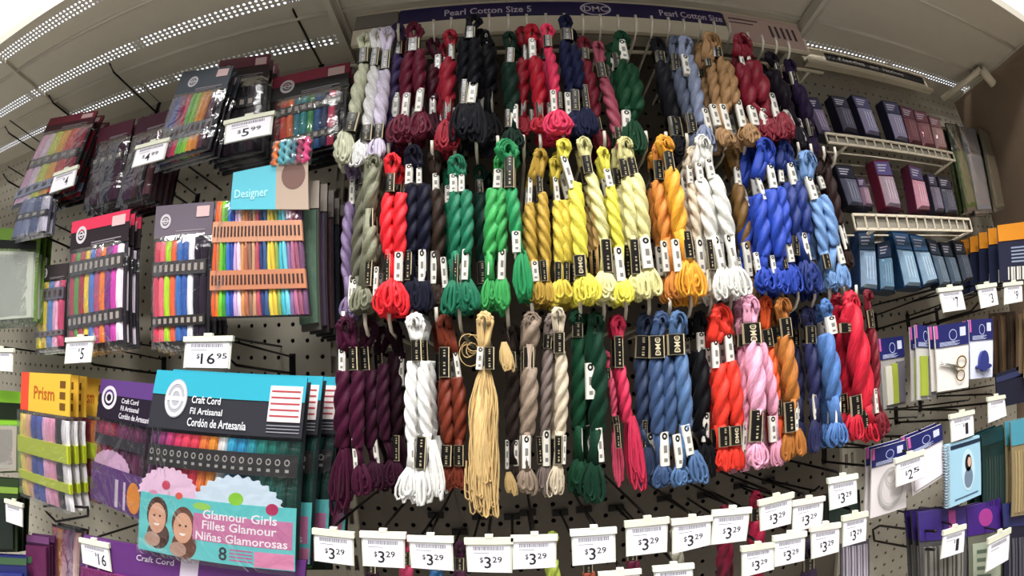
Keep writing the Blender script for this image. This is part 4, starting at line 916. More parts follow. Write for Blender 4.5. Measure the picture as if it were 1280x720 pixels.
def craft(label, c, Y, cols, nback, purple=False):
    q = pq(c, Y); hv = .27
    t = thing('craft_cord_pack', tuple(q.P(.5, 0)), label, 'craft cord pack')
    mb = MB(); q.box(mb, 0, 0, 1, 1, -.1, .03); mb.build('backing_card', paint('22262c', .6), t)
    mb = MB(); q.box(mb, -.01, -.02, 1.0, hv, .3, .36); h = mb.build('header', paint('33333a', .35), t)
    mb = MB(); q.box(mb, -.011, -.022, 1.0, hv * .36, .36, .38); mb.build('stripe', paint('36a8c0' if not purple else '5c3c74', .4), h)
    mb = MB(); q.disc(mb, .18, hv * .42, .085, hv * .36, .38, .39, 28); mb.build('emblem_ground', paint('b0b0b8' if not purple else '3c2c44', .4), h)
    mb = MB(); q.ring(mb, .18, hv * .42, .08, hv * .34, .2, .4); q.ring(mb, .18, hv * .42, .045, hv * .2, .3, .4); q.box(mb, .11, hv * .38, .25, hv * .46, .395, .402); mb.build('emblem', paint('dcdce0', .4), h)
    mb = MB(); q.text(mb, 'Craft Cord', .30, hv * .34, .50, hv * .48, .4); q.text(mb, 'Fil Artisanal', .30, hv * .56, .52, hv * .68, .4); q.text(mb, 'Cordón de Artesanía', .29, hv * .75, .68, hv * .91, .4)
    mb.build('lettering', paint('e8e8ec', .4), h)
    if not purple:
        mb = MB(); q.box(mb, .80, hv * .08, .985, hv * .72, .38, .395); pt = mb.build('photo_patch', paint('ece0de', .5), h)
        mb = MB()
        for k, _ in enumerate(range(5)): q.box(mb, .81, hv * (.16 + .11 * k), .975, hv * (.19 + .11 * k), .395, .402)
        mb.build('bracelet_print', paint('b0404c', .5), pt)
        mb = MB()
        for k in range(3): q.box(mb, .8, hv * (.78 + .06 * k), .985, hv * (.8 + .06 * k), .38, .386)
        mb.build('small_print', paint('8c8c94', .5), h)
    floss_cols(q, t, cols, .01, .99, hv + .02, .95, [(.40, .50, '')], w0=.05, bulge=.26)
    if not purple: craft_extra(q, t)
    mb = MB(); q.box(mb, -.01, hv, 1.0, 1.0, .42, .44) ; mb.build('clear_sleeve', film('ffffff', .05), t)
    for k in range(nback):
        copy_tree(t, (.35 + .5 * k, .9 * (k + 1), .1), f"craft cord pack {['directly', 'second', 'third', 'fourth'][k]} behind the glamour girls pack")
    return t, q
craft('teal and black craft cord pack showing two girls, hanging at lower left', [(203, 468), (388, 478), (373, 716), (178, 688)], [-9.3, -9.3, -9.0, -9.0], CC, 3)
def purple_extra(q, t):
    mb = MB(); q.box(mb, .02, .42, 1, .5, .33, .36); mb.build('paper_band', paint('2c2830', .5), t)
    mb = MB(); q.box(mb, 0, .66, 1, .98, .36, .4); ins = mb.build('insert_card', paint('5c3474', .5), t)
    mb = MB(); q.disc(mb, .4, .67, .36, .14, .36, .39, 36, 24, 0, PI, .03); mb.build('scalloped_fan', paint('c8a0c0', .5), ins)
    mb = MB(); q.disc(mb, .85, .84, .12, .12, .4, .41); mb.build('print_flower', paint('d88830', .5), ins)
    mb = MB(); q.box(mb, .5, .74, .56, .96, .4, .41); q.box(mb, .66, .74, .7, .96, .4, .41); mb.build('print_ribbon', paint('c8b8c8', .5), ins)
def purple_pack(c, Y, lb, back=1):
    q = pq(c, Y)
    t = thing('craft_cord_pack', tuple(q.P(.5, 0)), lb, 'craft cord pack')
    hv = .3
    mb = MB(); q.box(mb, 0, 0, 1, 1, -.1, .03); mb.build('backing_card', paint('241c28', .6), t)
    mb = MB(); q.box(mb, 0, 0, 1.1, hv, .3, .36); h = mb.build('header', paint('241c2a', .35), t)
    mb = MB(); q.box(mb, 0, 0, 1.1, hv * .38, .36, .37); mb.build('stripe', paint('5a3a78', .4), h)
    rv = hv * .3; ru = rv * q.H / q.W
    mb = MB(); q.ring(mb, .22, hv * .45, ru, rv, .3, .38); q.ring(mb, .22, hv * .45, ru * .5, rv * .5, .4, .38); mb.build('emblem', paint('d0ccd4', .4), h)
    mb = MB(); q.text(mb, 'Craft Cord', .48, hv * .42, .8, hv * .54, .38); q.text(mb, 'Fil Artisanal', .48, hv * .6, .82, hv * .72, .38); q.text(mb, 'Cordón de Artesanía', .46, hv * .78, 1.05, hv * .92, .38)
    mb.build('lettering', paint('dcd8e0', .4), h)
    floss_cols(q, t, ['8c2848', 'a03058', '94283c', '702850', '6c2c58', '5c2848', '682c50', '48243c'], .02, .98, hv + .02, .95, [(.42, .5, '')], w0=.05)
    purple_extra(q, t)
    mb = MB(); q.box(mb, 0, hv, 1, 1, .42, .44); mb.build('clear_sleeve', film('ffffff', .05), t)
    return t
t = purple_pack([(132, 474), (196, 480), (182, 652), (118, 624)], -7.4, 'purple headed craft cord pack left of the teal one')
# lowest purple pack, cut by the bottom edge
q = pq([(106, 668), (300, 696), (290, 860), (100, 820)], -9.0)
t = thing('craft_cord_pack', tuple(q.P(.5, 0)), 'purple craft cord header at the bottom edge behind the $16 tag', 'craft cord pack')
mb = MB(); q.box(mb, 0, 0, 1.3, 1, -.1, .03); mb.build('backing_card', paint('2c1838', .6), t)
mb = MB(); q.box(mb, 0, 0, 1.3, .22, .03, .08); h = mb.build('header', paint('5c2c70', .35), t)
mb = MB(); q.ring(mb, .1, .2, .06, .09, .3, .1); mb.build('emblem', paint('c8bccc', .4), h)
mb = MB(); q.text(mb, 'Craft Cord', .42, .06, .66, .1, .1); mb.build('lettering', paint('c8bccc', .4), h)
mb = MB(); q.box(mb, .7, .03, .8, .2, .08, .1); mb.build('photo_patch', paint('c8bccc', .4), h)
mb = MB(); q.box(mb, .02, .22, 1.28, .9, .03, .3); mb.build('floss_bundle', yarn('6c2458'), t)
# yellow prism packs
def prism(c, Y, lb, back, cols, bodyv=.34):
    q = pq(c, Y)
    t = thing('floss_pack', tuple(q.P(.5, 0)), lb, 'floss pack')
    mb = MB(); q.box(mb, 0, 0, 1, .3, -.05, .05); h = mb.build('header', paint('d8ac3c', .45), t)
    mb = MB(); q.box(mb, 0, 0, .18, .3, .05, .06); mb.build('stripe', paint('d04830', .45), h)
    mb = MB(); q.text(mb, 'Prism', .3, .10, .72, .2, .07); mb.build('lettering', paint('b05a20', .4), h)
    mb = MB()
    for k in range(3): q.box(mb, .82, .05 + .08 * k, .92, .1 + .08 * k, .05, .07)
    mb.build('small_print', paint('6a4818', .5), h)
    floss_cols(q, t, cols, .02, 1.0, .33, 1.0, [(.52, .63, ''), (.8, .85, '')], bulge=.28, wave=.05)
    for v0_, v1_ in ((.51, .64), (.79, .86)):
        mb = MB(); q.box(mb, 0, v0_, 1.02, v1_, .1, .36); mb.build('paper_band', paint('b4c02c', .45), t)
    mb = MB(); q.box(mb, 0, .3, 1.0, 1.02, .38, .4); mb.build('clear_sleeve', film('ffffff', .05), t)
    for k in range(back): copy_tree(t, (0, .7 * (k + 1), 0), f"{['second', 'third'][k]} pack behind the {brief(lb)}")
prism([(28, 465), (89, 468), (94, 640), (30, 616)], -8.8, 'yellow headed floss pack with lime bands at lower left', 2, ['e8c868', 'd8a888', '3c4c94', '4858a8', 'e8a8c8', 'e898b8', '1c1820', 'e8e0e8'])
prism([(89, 470), (134, 474), (128, 630), (94, 618)], -6.6, 'yellow headed floss pack half hidden beside the purple header', 1, ['b03858', 'c04860', '8c3050', 'a8384c', 'd07840', '702848'])
# wire end loop under it
def wire_loop(c, Y0, label, r=.09):
    """double-prong hook: two wires from the board joined at the tip"""
    pts = [at(x, y, d) for x, y, d in c]
    t = thing('wire_hook', tuple(pts[0]), label, 'hook')
    sm = []
    for i in range(len(pts) - 1):
        for k in range(4): sm.append(pts[i].lerp(pts[i + 1], k / 4))
    sm.append(pts[-1]); mb = MB(); mb.sweep(sm, r, 6); mb.build('wire', WIRE, t)
    b = pts[0]; mb = MB(); mb.box(b.x - .3, -.12, b.z - .5, b.x + .3, 0, b.z + .3)
    if abs(b.y) < .5: mb.build('clip', WIRE, t)
    return t
wire_loop([(55, 633, -8.6), (62, 632, -8.8), (110, 634, -8.6), (110, 645, -8.4), (70, 652, -8.2), (58, 640, -8.2)], 0, 'black wire loop under the yellow headed floss pack')
# straight display hooks of the left bay
def straight_hook(base, L, label, rise=0.0, group=None):
    b = at(base[0], base[1], 0)
    t = thing('wire_hook', tuple(b), label, 'hook', group)
    mb = MB(); mb.sweep([(b.x, 0, b.z), (b.x, -L + .8, b.z + rise * .8), (b.x, -L, b.z + rise + .35)], .085, 6); mb.build('wire', WIRE, t)
    mb = MB(); mb.sweep([(b.x + .05, 0, b.z + 1.0), (b.x + .05, -L + .3, b.z + 1.1 + rise)], .06, 6); mb.build('price_wire', WIRE, t)
    mb = MB(); mb.box(b.x - .2, -.08, b.z - .15, b.x + .2, -.0, b.z + 1.2); mb.build('clip', WIRE, t)
    return t
for bx, by, L, lb in [(196, 141, 7.6, 'black wire hook high at left, above the dark maroon packs'), (292, 76, 6.2, 'black wire hook rising above the black bagged pack'), (402, 82, 7.2, 'black wire hook above the crimson headed pack'),
                      (112, 164, 6.8, 'black wire hook above the pastel striped pack'), (245, 262, 7.6, 'black wire hook reaching down from above the dusky header'), (62, 200, 7.5, 'black wire hook at the far left under the shelf'),
                      (366, 467, 7.8, 'black wire hook holding the $16.95 tag'), (205, 468, 8.2, 'black wire hook above the purple headed cord pack'), (135, 330, 8, 'black wire hook between the left floss packs'),
                      (75, 262, 8.2, 'black wire hook low behind the pastel striped pack'), (60, 402, 7.5, 'black wire hook beside the pale bag at left edge'), (90, 690, 7, 'black wire hook at lower left corner')]:
    straight_hook((bx, by), L, lb)
# far left green packs
def simple_pack(name, c, Y, label, cat, card, parts, thick=.3, nb=0, gap=.6, ftint=None, behind='', dx=0):
    q = pq(c, Y)
    t = thing(name, tuple(q.P(.5, 0)), label, cat)
    mb = MB(); q.box(mb, 0, 0, 1, 1, -.06, .04); mb.build('card', paint(card, .5), t)
    for (nm, kind, u0, v0, u1, v1, w0, w1, hx) in parts:
        mb = MB()
        if kind == 'box': q.box(mb, u0, v0, u1, v1, w0, w1); mt = paint(hx, .4)
        elif kind == 'yarn': q.box(mb, u0, v0, u1, v1, w0, w1); mt = yarn(hx)
        elif kind == 'gloss': q.box(mb, u0, v0, u1, v1, w0, w1); mt = paint(hx, .08, 0, 0, .6, 1)
        elif kind == 'disc': q.disc(mb, (u0 + u1) / 2, (v0 + v1) / 2, (u1 - u0) / 2, (v1 - v0) / 2, w0, w1, 20); mt = paint(hx, .4)
        elif kind == 'ring': q.ring(mb, (u0 + u1) / 2, (v0 + v1) / 2, (u1 - u0) / 2, (v1 - v0) / 2, .12, w1); mt = paint(hx, .3)
        elif kind.startswith('t:'): q.text(mb, kind[2:], u0, v0, u1, v1, w1); mt = paint(hx, .4)
        elif kind == 'lines':
            n = 5
            for k in range(n): q.box(mb, u0, lerp(v0, v1, k / n), u1 - (u1 - u0) * .25 * ((k * 7) % 3) / 2, lerp(v0, v1, (k + .45) / n), w0, w1)
            mt = paint(hx, .5)
        elif kind == 'bars':
            n = 9
            for k in range(n): q.box(mb, lerp(u0, u1, k / n), v0, lerp(u0, u1, (k + .4 + .3 * (k % 2)) / n), v1, w0, w1)
            mt = paint(hx, .5)
        elif kind == 'film':
            nx, ny = 6, 8; vs = []; fs = []
            for j in range(ny + 1):
                for i in range(nx + 1):
                    ed = min(i, nx - i, j, ny - j) == 0
                    vs.append(q.P(lerp(u0, u1, i / nx), lerp(v0, v1, j / ny), w0 if ed else w1 + random.uniform(-.06, .06)))
            for j in range(ny):
                for i in range(nx): fs.append((j * (nx + 1) + i, j * (nx + 1) + i + 1, (j + 1) * (nx + 1) + i + 1, (j + 1) * (nx + 1) + i))
            mb.add(vs, fs, None, True); mt = film(hx, .12)
        mb.build(nm, mt, t)
    ords = ['second', 'third', 'fourth', 'fifth', 'sixth']
    for k in range(nb): copy_tree(t, (dx * (k + 1), gap * (k + 1), random.uniform(-.06, .06)), f"{ords[k]} in line behind the {brief(behind or label)}")
    return t, q
simple_pack('craft_bag', [(-20, 284), (52, 288), (46, 402), (-24, 408)], -7.5, 'green headed bag with pale cloudy contents at the left edge', 'craft pack', '5c7a2c',
            [('header_strip', 'box', 0, .13, .95, .22, .04, .08, '141611'), ('contents', 'box', .04, .26, .96, .96, .04, .3, 'a8aca0'), ('clear_sleeve', 'film', 0, .22, 1, 1, .04, .4, 'ffffff')], nb=2, behind='green headed pale bag')
simple_pack('craft_bag', [(-20, 486), (30, 490), (26, 590), (-24, 592)], -7.5, 'lime headed white craft bag at lower left edge', 'craft pack', '7cb42c',
            [('header_strip', 'box', 0, .14, 1, .34, .04, .08, '16200e'), ('contents', 'box', .04, .42, .96, .98, .04, .3, 'a0988c'), ('clear_sleeve', 'film', 0, .4, 1, 1, .04, .4, 'ffffff')], nb=2, behind='lime headed white bag')
simple_pack('craft_bag', [(-24, 596), (24, 600), (22, 690), (-26, 690)], -8.2, 'dark green packet at the left edge near the small tag', 'craft pack', '26381a',
            [('stripe', 'box', 0, .1, 1, .18, .04, .07, '7c9c3c'), ('contents', 'box', .05, .25, .95, .95, .04, .25, '16201a')], nb=2, behind='dark green packet')
simple_pack('craft_bag', [(-24, 692), (34, 696), (36, 790), (-20, 790)], -8.8, 'dark blue packet in the bottom left corner', 'craft pack', '1c2260',
            [('contents', 'box', .05, .2, .95, .95, .04, .25, '26307c'), ('stripe', 'box', 0, .02, 1, .1, .04, .07, '3c5c3c')], nb=1, behind='dark blue corner packet')
simple_pack('craft_bag', [(34, 668), (62, 672), (66, 780), (38, 780)], -8.0, 'dark magenta packet near the bottom left corner', 'craft pack', '3a1234',
            [('contents', 'yarn', .05, .1, .95, .95, .04, .25, '5c1848'), ('stripe', 'box', 0, 0, 1, .07, .04, .07, '6c3c6c')], nb=1, behind='dark magenta packet')
floss_pack([(66, 655), (104, 664), (100, 770), (70, 764)], -7.0, 'faded pink and orange floss pack behind the $16 tag', ['c87880', 'd89068', 'b06890', '8c5c88', 'c8a0a0'], [], header=('5c3c54', .0), v0=.02, body='4a3844', nback=1)
# dim packs below, seen through the gap left of the tags
for k in range(3):
    simple_pack('floss_pack', [(386 + k * 8, 520), (402 + k * 8, 520), (400 + k * 8, 712), (382 + k * 8, 712)], -6.8 + k * 1.6, f"{['nearest', 'middle', 'farthest'][k]} of the green edged packs stacked behind the craft cord pack", 'floss pack', '14221c',
                [('floss_bundle', 'yarn', .1, .02, .5, .98, .04, .3, ['3c7a34', '2c5c5c', '5c8a3a'][k]), ('edge_print', 'bars', .55, .0, .95, .1, .04, .08, 'b8b8b8')])
for k in range(2):
    simple_pack('craft_cord_pack', [(388 + k * 14, 478), (402 + k * 14, 478), (400 + k * 14, 540), (386 + k * 14, 540)], -8.4 + k * 1.2, f"{['nearer', 'farther'][k]} teal topped header edge beside the craft cord pack", 'craft cord pack', '1a1c20',
                [('stripe', 'box', 0, -.02, 1, .36, .04, .07, '36a8b8'), ('edge_print', 'lines', .05, .3, .4, .95, .07, .09, 'c8ccd0')])

# ================================================================ RIGHT BAY: NEEDLE PACKETS AND TRAYS
def needle_packet(c, Y, label, side, front, glare, cap, deep=2.6):
    q = pq(c, Y)
    t = thing('needle_packet', tuple(q.P(.5, 1)), label, 'needle packet')
    mb = MB(); q.box(mb, 0, 0, 1, 1, -deep * .35, 0); mb.build('case', paint(side, .35), t)
    mb = MB(); q.box(mb, .03, .04, .97, .32, 0, .04); h = mb.build('printed_card', paint(cap, .35), t)
    mb = MB()
    for k in range(3): q.box(mb, .15, .1 + .06 * k, .75 - .1 * k, .125 + .06 * k, .04, .045)
    mb.build('small_print', paint('b4aebc', .4), h)
    mb = MB(); vs = [(.06, .34), (.94, .34), (.94, .97), (.06, .97)]
    o_ = [q.P(u, v, 0) for u, v in vs] + [q.P(.5 + (u - .5) * .7, .655 + (v - .655) * .85, .28) for u, v in vs]
    mb.add(o_, [(4, 5, 6, 7), (0, 1, 5, 4), (1, 2, 6, 5), (2, 3, 7, 6), (3, 0, 4, 7)]); mb.build('blister', blister(front), t)
    mb = MB()
    for k in range(3): q.box(mb, .28 + .17 * k, .46, .30 + .17 * k, .84, .28, .29)
    mb.build('needle', paint(glare, .25, .3), t)
    return t
def tray(c0, c1, h, Y, label, n):
    A = at(*c0, Y); B = at(*c1, Y); z = (A.z + B.z) / 2
    hh = h * scale_at((c0[0] + c1[0]) / 2, (c0[1] + c1[1]) / 2, Y)
    t = thing('wire_tray', ((A.x + B.x) / 2, Y, z), label, 'tray')
    mb = MB(); mb.box(A.x, Y - .05, z - .07, B.x, Y + .07, z + .07); mb.build('top_rail', CREAM, t)
    mb = MB(); mb.box(A.x, Y - .05, z - hh - .07, B.x, Y + .07, z - hh + .07); mb.build('bottom_rail', CREAM, t)
    for k in range(4):
        mb = MB(); mb.sweep([(A.x, Y + 1.2 + k * 1.5, z - hh), (B.x, Y + 1.2 + k * 1.5, z - hh)], .06, 5); mb.build('floor_wire', CREAM, t)
    for k in range(n + 1):
        x = lerp(A.x, B.x, k / n); mb = MB(); mb.box(x - .04, Y - .05, z - hh, x + .04, Y + .05, z); mb.build('rung', CREAM, t)
    mb = MB(); mb.box(A.x + .3, Y + .12, z - hh * .85, B.x - .3, Y + .14, z - hh * .2); mb.build('label_strip', paint('8e887c', .3), t)
    for x in (A.x + 1.6, B.x - .3):
        mb = MB(); mb.sweep([(x, Y, z - hh), (x, 0, z - hh - .4)], .1, 6); mb.build('arm', CREAM, t)
NP = [([(1003, 121), (1022, 122), (1040, 171), (1024, 168)], 'leftmost needle packet of the top tray, lilac front', '1e1a2c', '8a7c98', 'd8d0e0', '2c2840'),
      ([(1038, 119), (1057, 122), (1073, 168), (1054, 164)], 'second needle packet of the top tray, dark slate front', '1a1824', '5c5868', 'a8a4b4', '302c3c'),
      ([(1064, 118), (1083, 122), (1101, 172), (1082, 168)], 'third needle packet of the top tray with bright glare', '1c1a28', '9a94b4', 'f0ecf4', '4a4868'),
      ([(1102, 125), (1121, 128), (1136, 179), (1119, 175)], 'fourth needle packet of the top tray, grey lilac', '1a1a28', 'a098b4', 'e8e0f0', '3c3c54'),
      ([(1124, 131), (1140, 136), (1152, 183), (1137, 180)], 'fifth needle packet of the top tray, dusty rose', '3a2430', '84565c', 'b89098', '5c3844'),
      ([(1141, 137), (1157, 140), (1169, 186), (1153, 184)], 'sixth needle packet of the top tray, brownish pink', '3a2830', '94646a', 'c8a4a4', '6c4048'),
      ([(1160, 144), (1174, 148), (1184, 190), (1170, 188)], 'rightmost needle packet of the top tray, pale pink', '4a3438', 'b08c8c', 'e0c8c4', '80585c')]
NB_ = [([(1042, 205), (1064, 207), (1080, 260), (1060, 257)], 'leftmost needle packet of the middle tray, smoky grey', '16161f', '6a6a7c', 'b0b0bc', '20202c'),
       ([(1091, 200), (1110, 200), (1127, 262), (1107, 259)], 'burgundy sided needle packet of the middle tray with pale front', '5a1a2c', 'b8a0ac', 'ece4ec', '544a78'),
       ([(1070, 222), (1080, 222), (1090, 260), (1079, 258)], 'narrow pink needle packet between the grey and burgundy ones', '2a2030', 'a08090', 'd8c0cc', '4a3c54'),
       ([(1135, 205), (1150, 209), (1163, 264), (1146, 263)], 'pink fronted needle packet right of the burgundy sided one', '4a1a2c', 'd098a8', 'f0dce0', '4c4464'),
       ([(1158, 217), (1168, 218), (1180, 266), (1169, 265)], 'slim violet grey needle packet of the middle tray', '26222e', '7c7484', 'a8a0b0', '383444'),
       ([(1171, 220), (1186, 222), (1197, 268), (1182, 267)], 'rightmost needle packet of the middle tray, dark grey', '1e1e26', '5c5c68', '9090a0', '2c2c38')]
NC = [([(1072, 289), (1092, 288), (1097, 364), (1075, 361)], 'leftmost pale blue needle packet of the bottom tray row', '1a2a44', '94acc4', 'd8e4f0', '34485c'),
      ([(1096, 304), (1112, 300), (1118, 365), (1100, 363)], 'steel blue needle packet second in the bottom row', '16283c', '6c8ca4', 'a8c0d0', '2c3c54'),
      ([(1114, 288), (1134, 290), (1152, 360), (1130, 359)], 'ice blue needle packet third in the bottom row', '14304c', '9ab8d0', 'e4f0f8', '3c5878'),
      ([(1136, 292), (1154, 295), (1173, 353), (1154, 358)], 'ice blue needle packet fourth in the bottom row with glare', '14304c', 'a0bcd4', 'ecf4fa', '3c5c7c'),
      ([(1158, 298), (1170, 301), (1188, 358), (1175, 358)], 'grey blue needle packet fifth in the bottom row', '222c38', '6c7c8c', '9aa8b4', '303c48'),
      ([(1174, 302), (1186, 303), (1202, 357), (1190, 357)], 'grey needle packet sixth in the bottom row', '222833', '5c6c7c', '8c98a4', '2c343f'),
      ([(1190, 300), (1204, 302), (1216, 350), (1204, 353)], 'dark needle packet at the right end of the bottom row', '1c2028', '4c5460', '7c848c', '23282f')]
for L_, Yr in ((NP, -6.6), (NB_, -7.0), (NC, -6.8)):
    for i, (c, lb, sd, fr, gl_, cp) in enumerate(L_): needle_packet(c, Yr, lb, sd, fr, gl_, cp)
    for i, (c, lb, sd, fr, gl_, cp) in enumerate(L_[:6]):   # the packets standing behind
        needle_packet([(x + 1, y + 2) for x, y in c], Yr + 2.2, 'twin packet right behind the ' + brief(lb, 11), sd, fr, gl_, cp)
tray((1030, 162), (1192, 195), 7, -7.2, 'upper cream wire tray holding the first row of needle packets', 16)
tray((1064, 262), (1213, 279), 10, -7.6, 'lower cream wire tray holding the second row of needle packets', 13)
# long hanging bags near the brown end panel
for i, (c, Y, lb, cd_, ct) in enumerate([([(1181, 154), (1196, 156), (1222, 262), (1205, 266)], -5.0, 'narrow green and black hanging packet right of the needle trays', '2c3418', '5a6a34'),
                                   ([(1198, 158), (1218, 162), (1240, 266), (1218, 268)], -4.4, 'long grey white hanging bag right of the green packet', '6c6c70', '9c9ca4'),
                                   ([(1222, 160), (1236, 166), (1256, 262), (1242, 266)], -3.6, 'long brownish hanging bag nearest the brown end panel', '54503c', '7c7460')]):
    simple_pack('notion_bag', c, Y, lb, 'hanging bag', cd_, [('header', 'box', 0, 0, 1, .3, .04, .08, ['1c2414', '5c6470', '4c4c3c'][i]), ('contents', 'box', .1, .34, .9, .96, .04, .2, ct),
                ('clear_sleeve', 'film', 0, 0, 1, 1, .06, .3, 'ffffff')], nb=1, behind=lb)
# orange and navy packs
simple_pack('notion_pack', [(1246, 282), (1292, 276), (1294, 350), (1250, 352)], -7.4, 'orange topped navy pack at the right edge', 'card pack', '1c2238',
            [('orange_header', 'box', 0, 0, 1, .3, .04, .08, 'd88a28'), ('text_panel', 'lines', .3, .42, .9, .72, .04, .06, '8c98b0'), ('bar_print', 'bars', .2, .76, .9, .98, .04, .06, 'd8d4c8')], nb=5, gap=1.0, behind='orange topped navy pack', dx=-.15)
# dark brown hanging tubes
for i in range(5):
    simple_pack('notion_pack', [(1236 + i * 11, 392 - i), (1248 + i * 11, 391 - i), (1252 + i * 10, 470), (1240 + i * 10, 472)], -5.5 - i * .5, f"{['leftmost', 'second', 'middle', 'fourth', 'rightmost'][i]} of the dark brown strips below the orange packs", 'card pack',
                ['2a2018', '3a2c22', '241c16', '4a3a2c', '8c7a54'][i], [('strip', 'box', .2, .05, .7, .95, .04, .14, ['4a3828', '5c4834', '3a2c20', '6c5840', 'a8946c'][i])], nb=0)
simple_pack('notion_pack', [(1244, 468), (1290, 452), (1292, 500), (1246, 510)], -7.0, 'dark navy curved packet under the brown strips', 'card pack', '14182c', [('stripe', 'box', 0, .1, 1, .25, .04, .07, '2c3458')])
# blue carded notions
BL = '20245e'
def blue_card(c, Y, lb, extras, hv=.34, body='e0dad4', nb=1, nm='notion_card'):
    return simple_pack(nm, c, Y, lb, 'carded notion', body, [('header', 'box', 0, 0, 1, hv, .04, .08, BL), ('emblem', 'ring', .38, hv * .25, .62, hv * .75, .08, .1, 'b8c4e8'), ('magenta_tab', 'box', 0, .0, .07, hv * .6, .08, .095, 'c05a9c'),
                        ('small_print', 'lines', .1, hv * .78, .7, hv * .98, .08, .09, 'c0c8e4'), ('size_box', 'box', .72, hv * .2, .9, hv * .6, .08, .095, 'c8cce0')] + extras, nb=nb, gap=.5, behind=lb)
def scissors(q, t):
    pass
t, q = blue_card([(1167, 408), (1209, 402), (1210, 484), (1172, 490)], -8.2, 'blue headed card holding small gold scissors', [])
mb = MB(); q.ring(mb, .72, .60, .17, .1, .25, .16); sc1 = mb.build('scissor_handle', paint('b89a50', .25, .8), t)
mb = MB(); q.ring(mb, .68, .80, .15, .09, .25, .16); mb.build('scissor_handle', paint('b89a50', .25, .8), t)
mb = MB(); mb.sweep([q.P(.6, .66, .16), q.P(.35, .62, .16), q.P(.05, .55, .16)], [.09, .08, .02], 6); mb.sweep([q.P(.58, .74, .16), q.P(.35, .62, .18), q.P(.04, .58, .16)], [.09, .08, .02], 6); mb.build('blade', paint('b0b0a8', .2, .8), t)
t, q = blue_card([(1210, 400), (1240, 398), (1240, 471), (1213, 474)], -8.0, 'blue headed card with a dark blue bell shaped thimble', [('thimble', 'disc', .3, .54, .7, .9, .08, .3, '2c3474'), ('thimble_brim', 'disc', .16, .76, .84, .86, .08, .3, '2c3474')], hv=.36, body='d4d8ee')
blue_card([(1143, 406), (1166, 408), (1170, 498), (1146, 500)], -7.4, 'blue headed packet of yellow green and grey needles', [('green_tube', 'box', .15, .42, .5, .95, .04, .2, '9aa83c'), ('grey_tube', 'box', .55, .42, .9, .95, .04, .2, '76707a')], hv=.3, body='b8b4b0')
blue_card([(1097, 424), (1128, 420), (1132, 505), (1104, 512)], -5.5, 'blue headed packet with a green tube beside the red skeins', [('pale_tube', 'box', .12, .4, .38, .95, .04, .2, 'c8c4b4'), ('green_tube', 'box', .38, .38, .6, .95, .04, .25, '9aa43c'), ('grey_tube', 'box', .62, .36, .92, .95, .04, .2, '605c64')], hv=.3, body='94908e')
# hoop cards
t, q = blue_card([(1089, 562), (1131, 550), (1132, 634), (1087, 648)], -8.2, 'blue headed card with a pale embroidery ring', [], hv=.26, body='d8d0d0')
mb = MB(); q.ring(mb, .52, .62, .36, .3, .1, .14, 32); mb.build('hoop', paint('a8a8a4', .3), t)
mb = MB(); q.ring(mb, .52, .62, .3, .25, .07, .16, 32); q.ring(mb, .5, .45, .14, .12, .2, .18, 20); mb.build('inner_hoop', paint('b8b4b0', .3), t)
blue_card([(1133, 548), (1176, 530), (1180, 594), (1140, 620)], -7.9, 'blue headed blank white card right of the ring card', [('white_sheet', 'box', .08, .36, .94, .94, .04, .1, 'ece4ea')], hv=.3, body='c8c0c0')
# empty loop hooks
wire_loop([(1170, 664, -9.0), (1150, 663, -7), (1100, 657, -.5), (1091, 662, -.3), (1093, 676, -.5), (1150, 686, -7), (1168, 687, -9)], 0, 'empty black wire loop hook at lower right')
wire_loop([(1166, 636, -4.5), (1150, 634, -.4), (1145, 642, -.3), (1148, 652, -.5), (1164, 653, -4.5)], 0, 'short black wire loop hook below the white card')
for bx, by, L, lb in [(1095, 412, 7.5, 'black wire hook rising under the blue needle packets'), (1136, 412, 7.8, 'black wire hook above the yellow green packet'), (1172, 404, 6.5, 'black wire hook above the scissors card'), (1060, 545, 7.5, 'black wire hook above the ring card'),
                      (1030, 577, 7, 'black wire hook under the fire red skein'), (1120, 528, 8, 'black wire hook above the blank white card'), (1150, 512, 8.4, 'black wire hook above the spiral booklet')]:
    straight_hook((bx, by), L, lb, rise=.2)
# spiral booklet
q = pq([(1183, 556), (1224, 544), (1226, 618), (1184, 636)], -8.3)
t = thing('spiral_booklet', tuple(q.P(.5, 0)), 'pale blue spiral booklet with a dark haired girl in an oval', 'booklet')
mb = MB(); q.box(mb, 0, 0, 1, 1, -.25, .03); mb.build('cover', paint('9cc4d8', .4), t)
mb = MB(); q.box(mb, .1, .04, 1, .1, .03, .05); mb.build('dark_stripe', paint('1c2c40', .4), t)
mb = MB(); q.disc(mb, .6, .5, .2, .34, .03, .045); mb.build('oval_print', paint('b8d4e0', .4), t)
mb = MB(); q.disc(mb, .6, .38, .1, .14, .045, .055); mb.build('hair_print', paint('1c1418', .5), t)
mb = MB(); q.disc(mb, .63, .37, .055, .08, .055, .06); mb.build('face_print', paint('d0a890', .5), t)
mb = MB(); q.disc(mb, .6, .62, .13, .17, .045, .055); mb.build('dress_print', paint('6c7c90', .5), t)
mb = MB(); q.box(mb, .2, .9, .9, .93, .03, .04); mb.build('small_print', paint('4a6478', .5), t)
for k in range(22):
    c = q.P(0, .02 + k * .045, -.1); mb = MB(); mb.sweep([c + Vector((math.cos(a) * .22, math.sin(a) * .25, .02 * math.sin(a))) for a in [j * PI / 4 for j in range(9)]], .04, 4, cap=False); mb.build('spiral_ring', paint('c8ccd0', .3, .7), t)
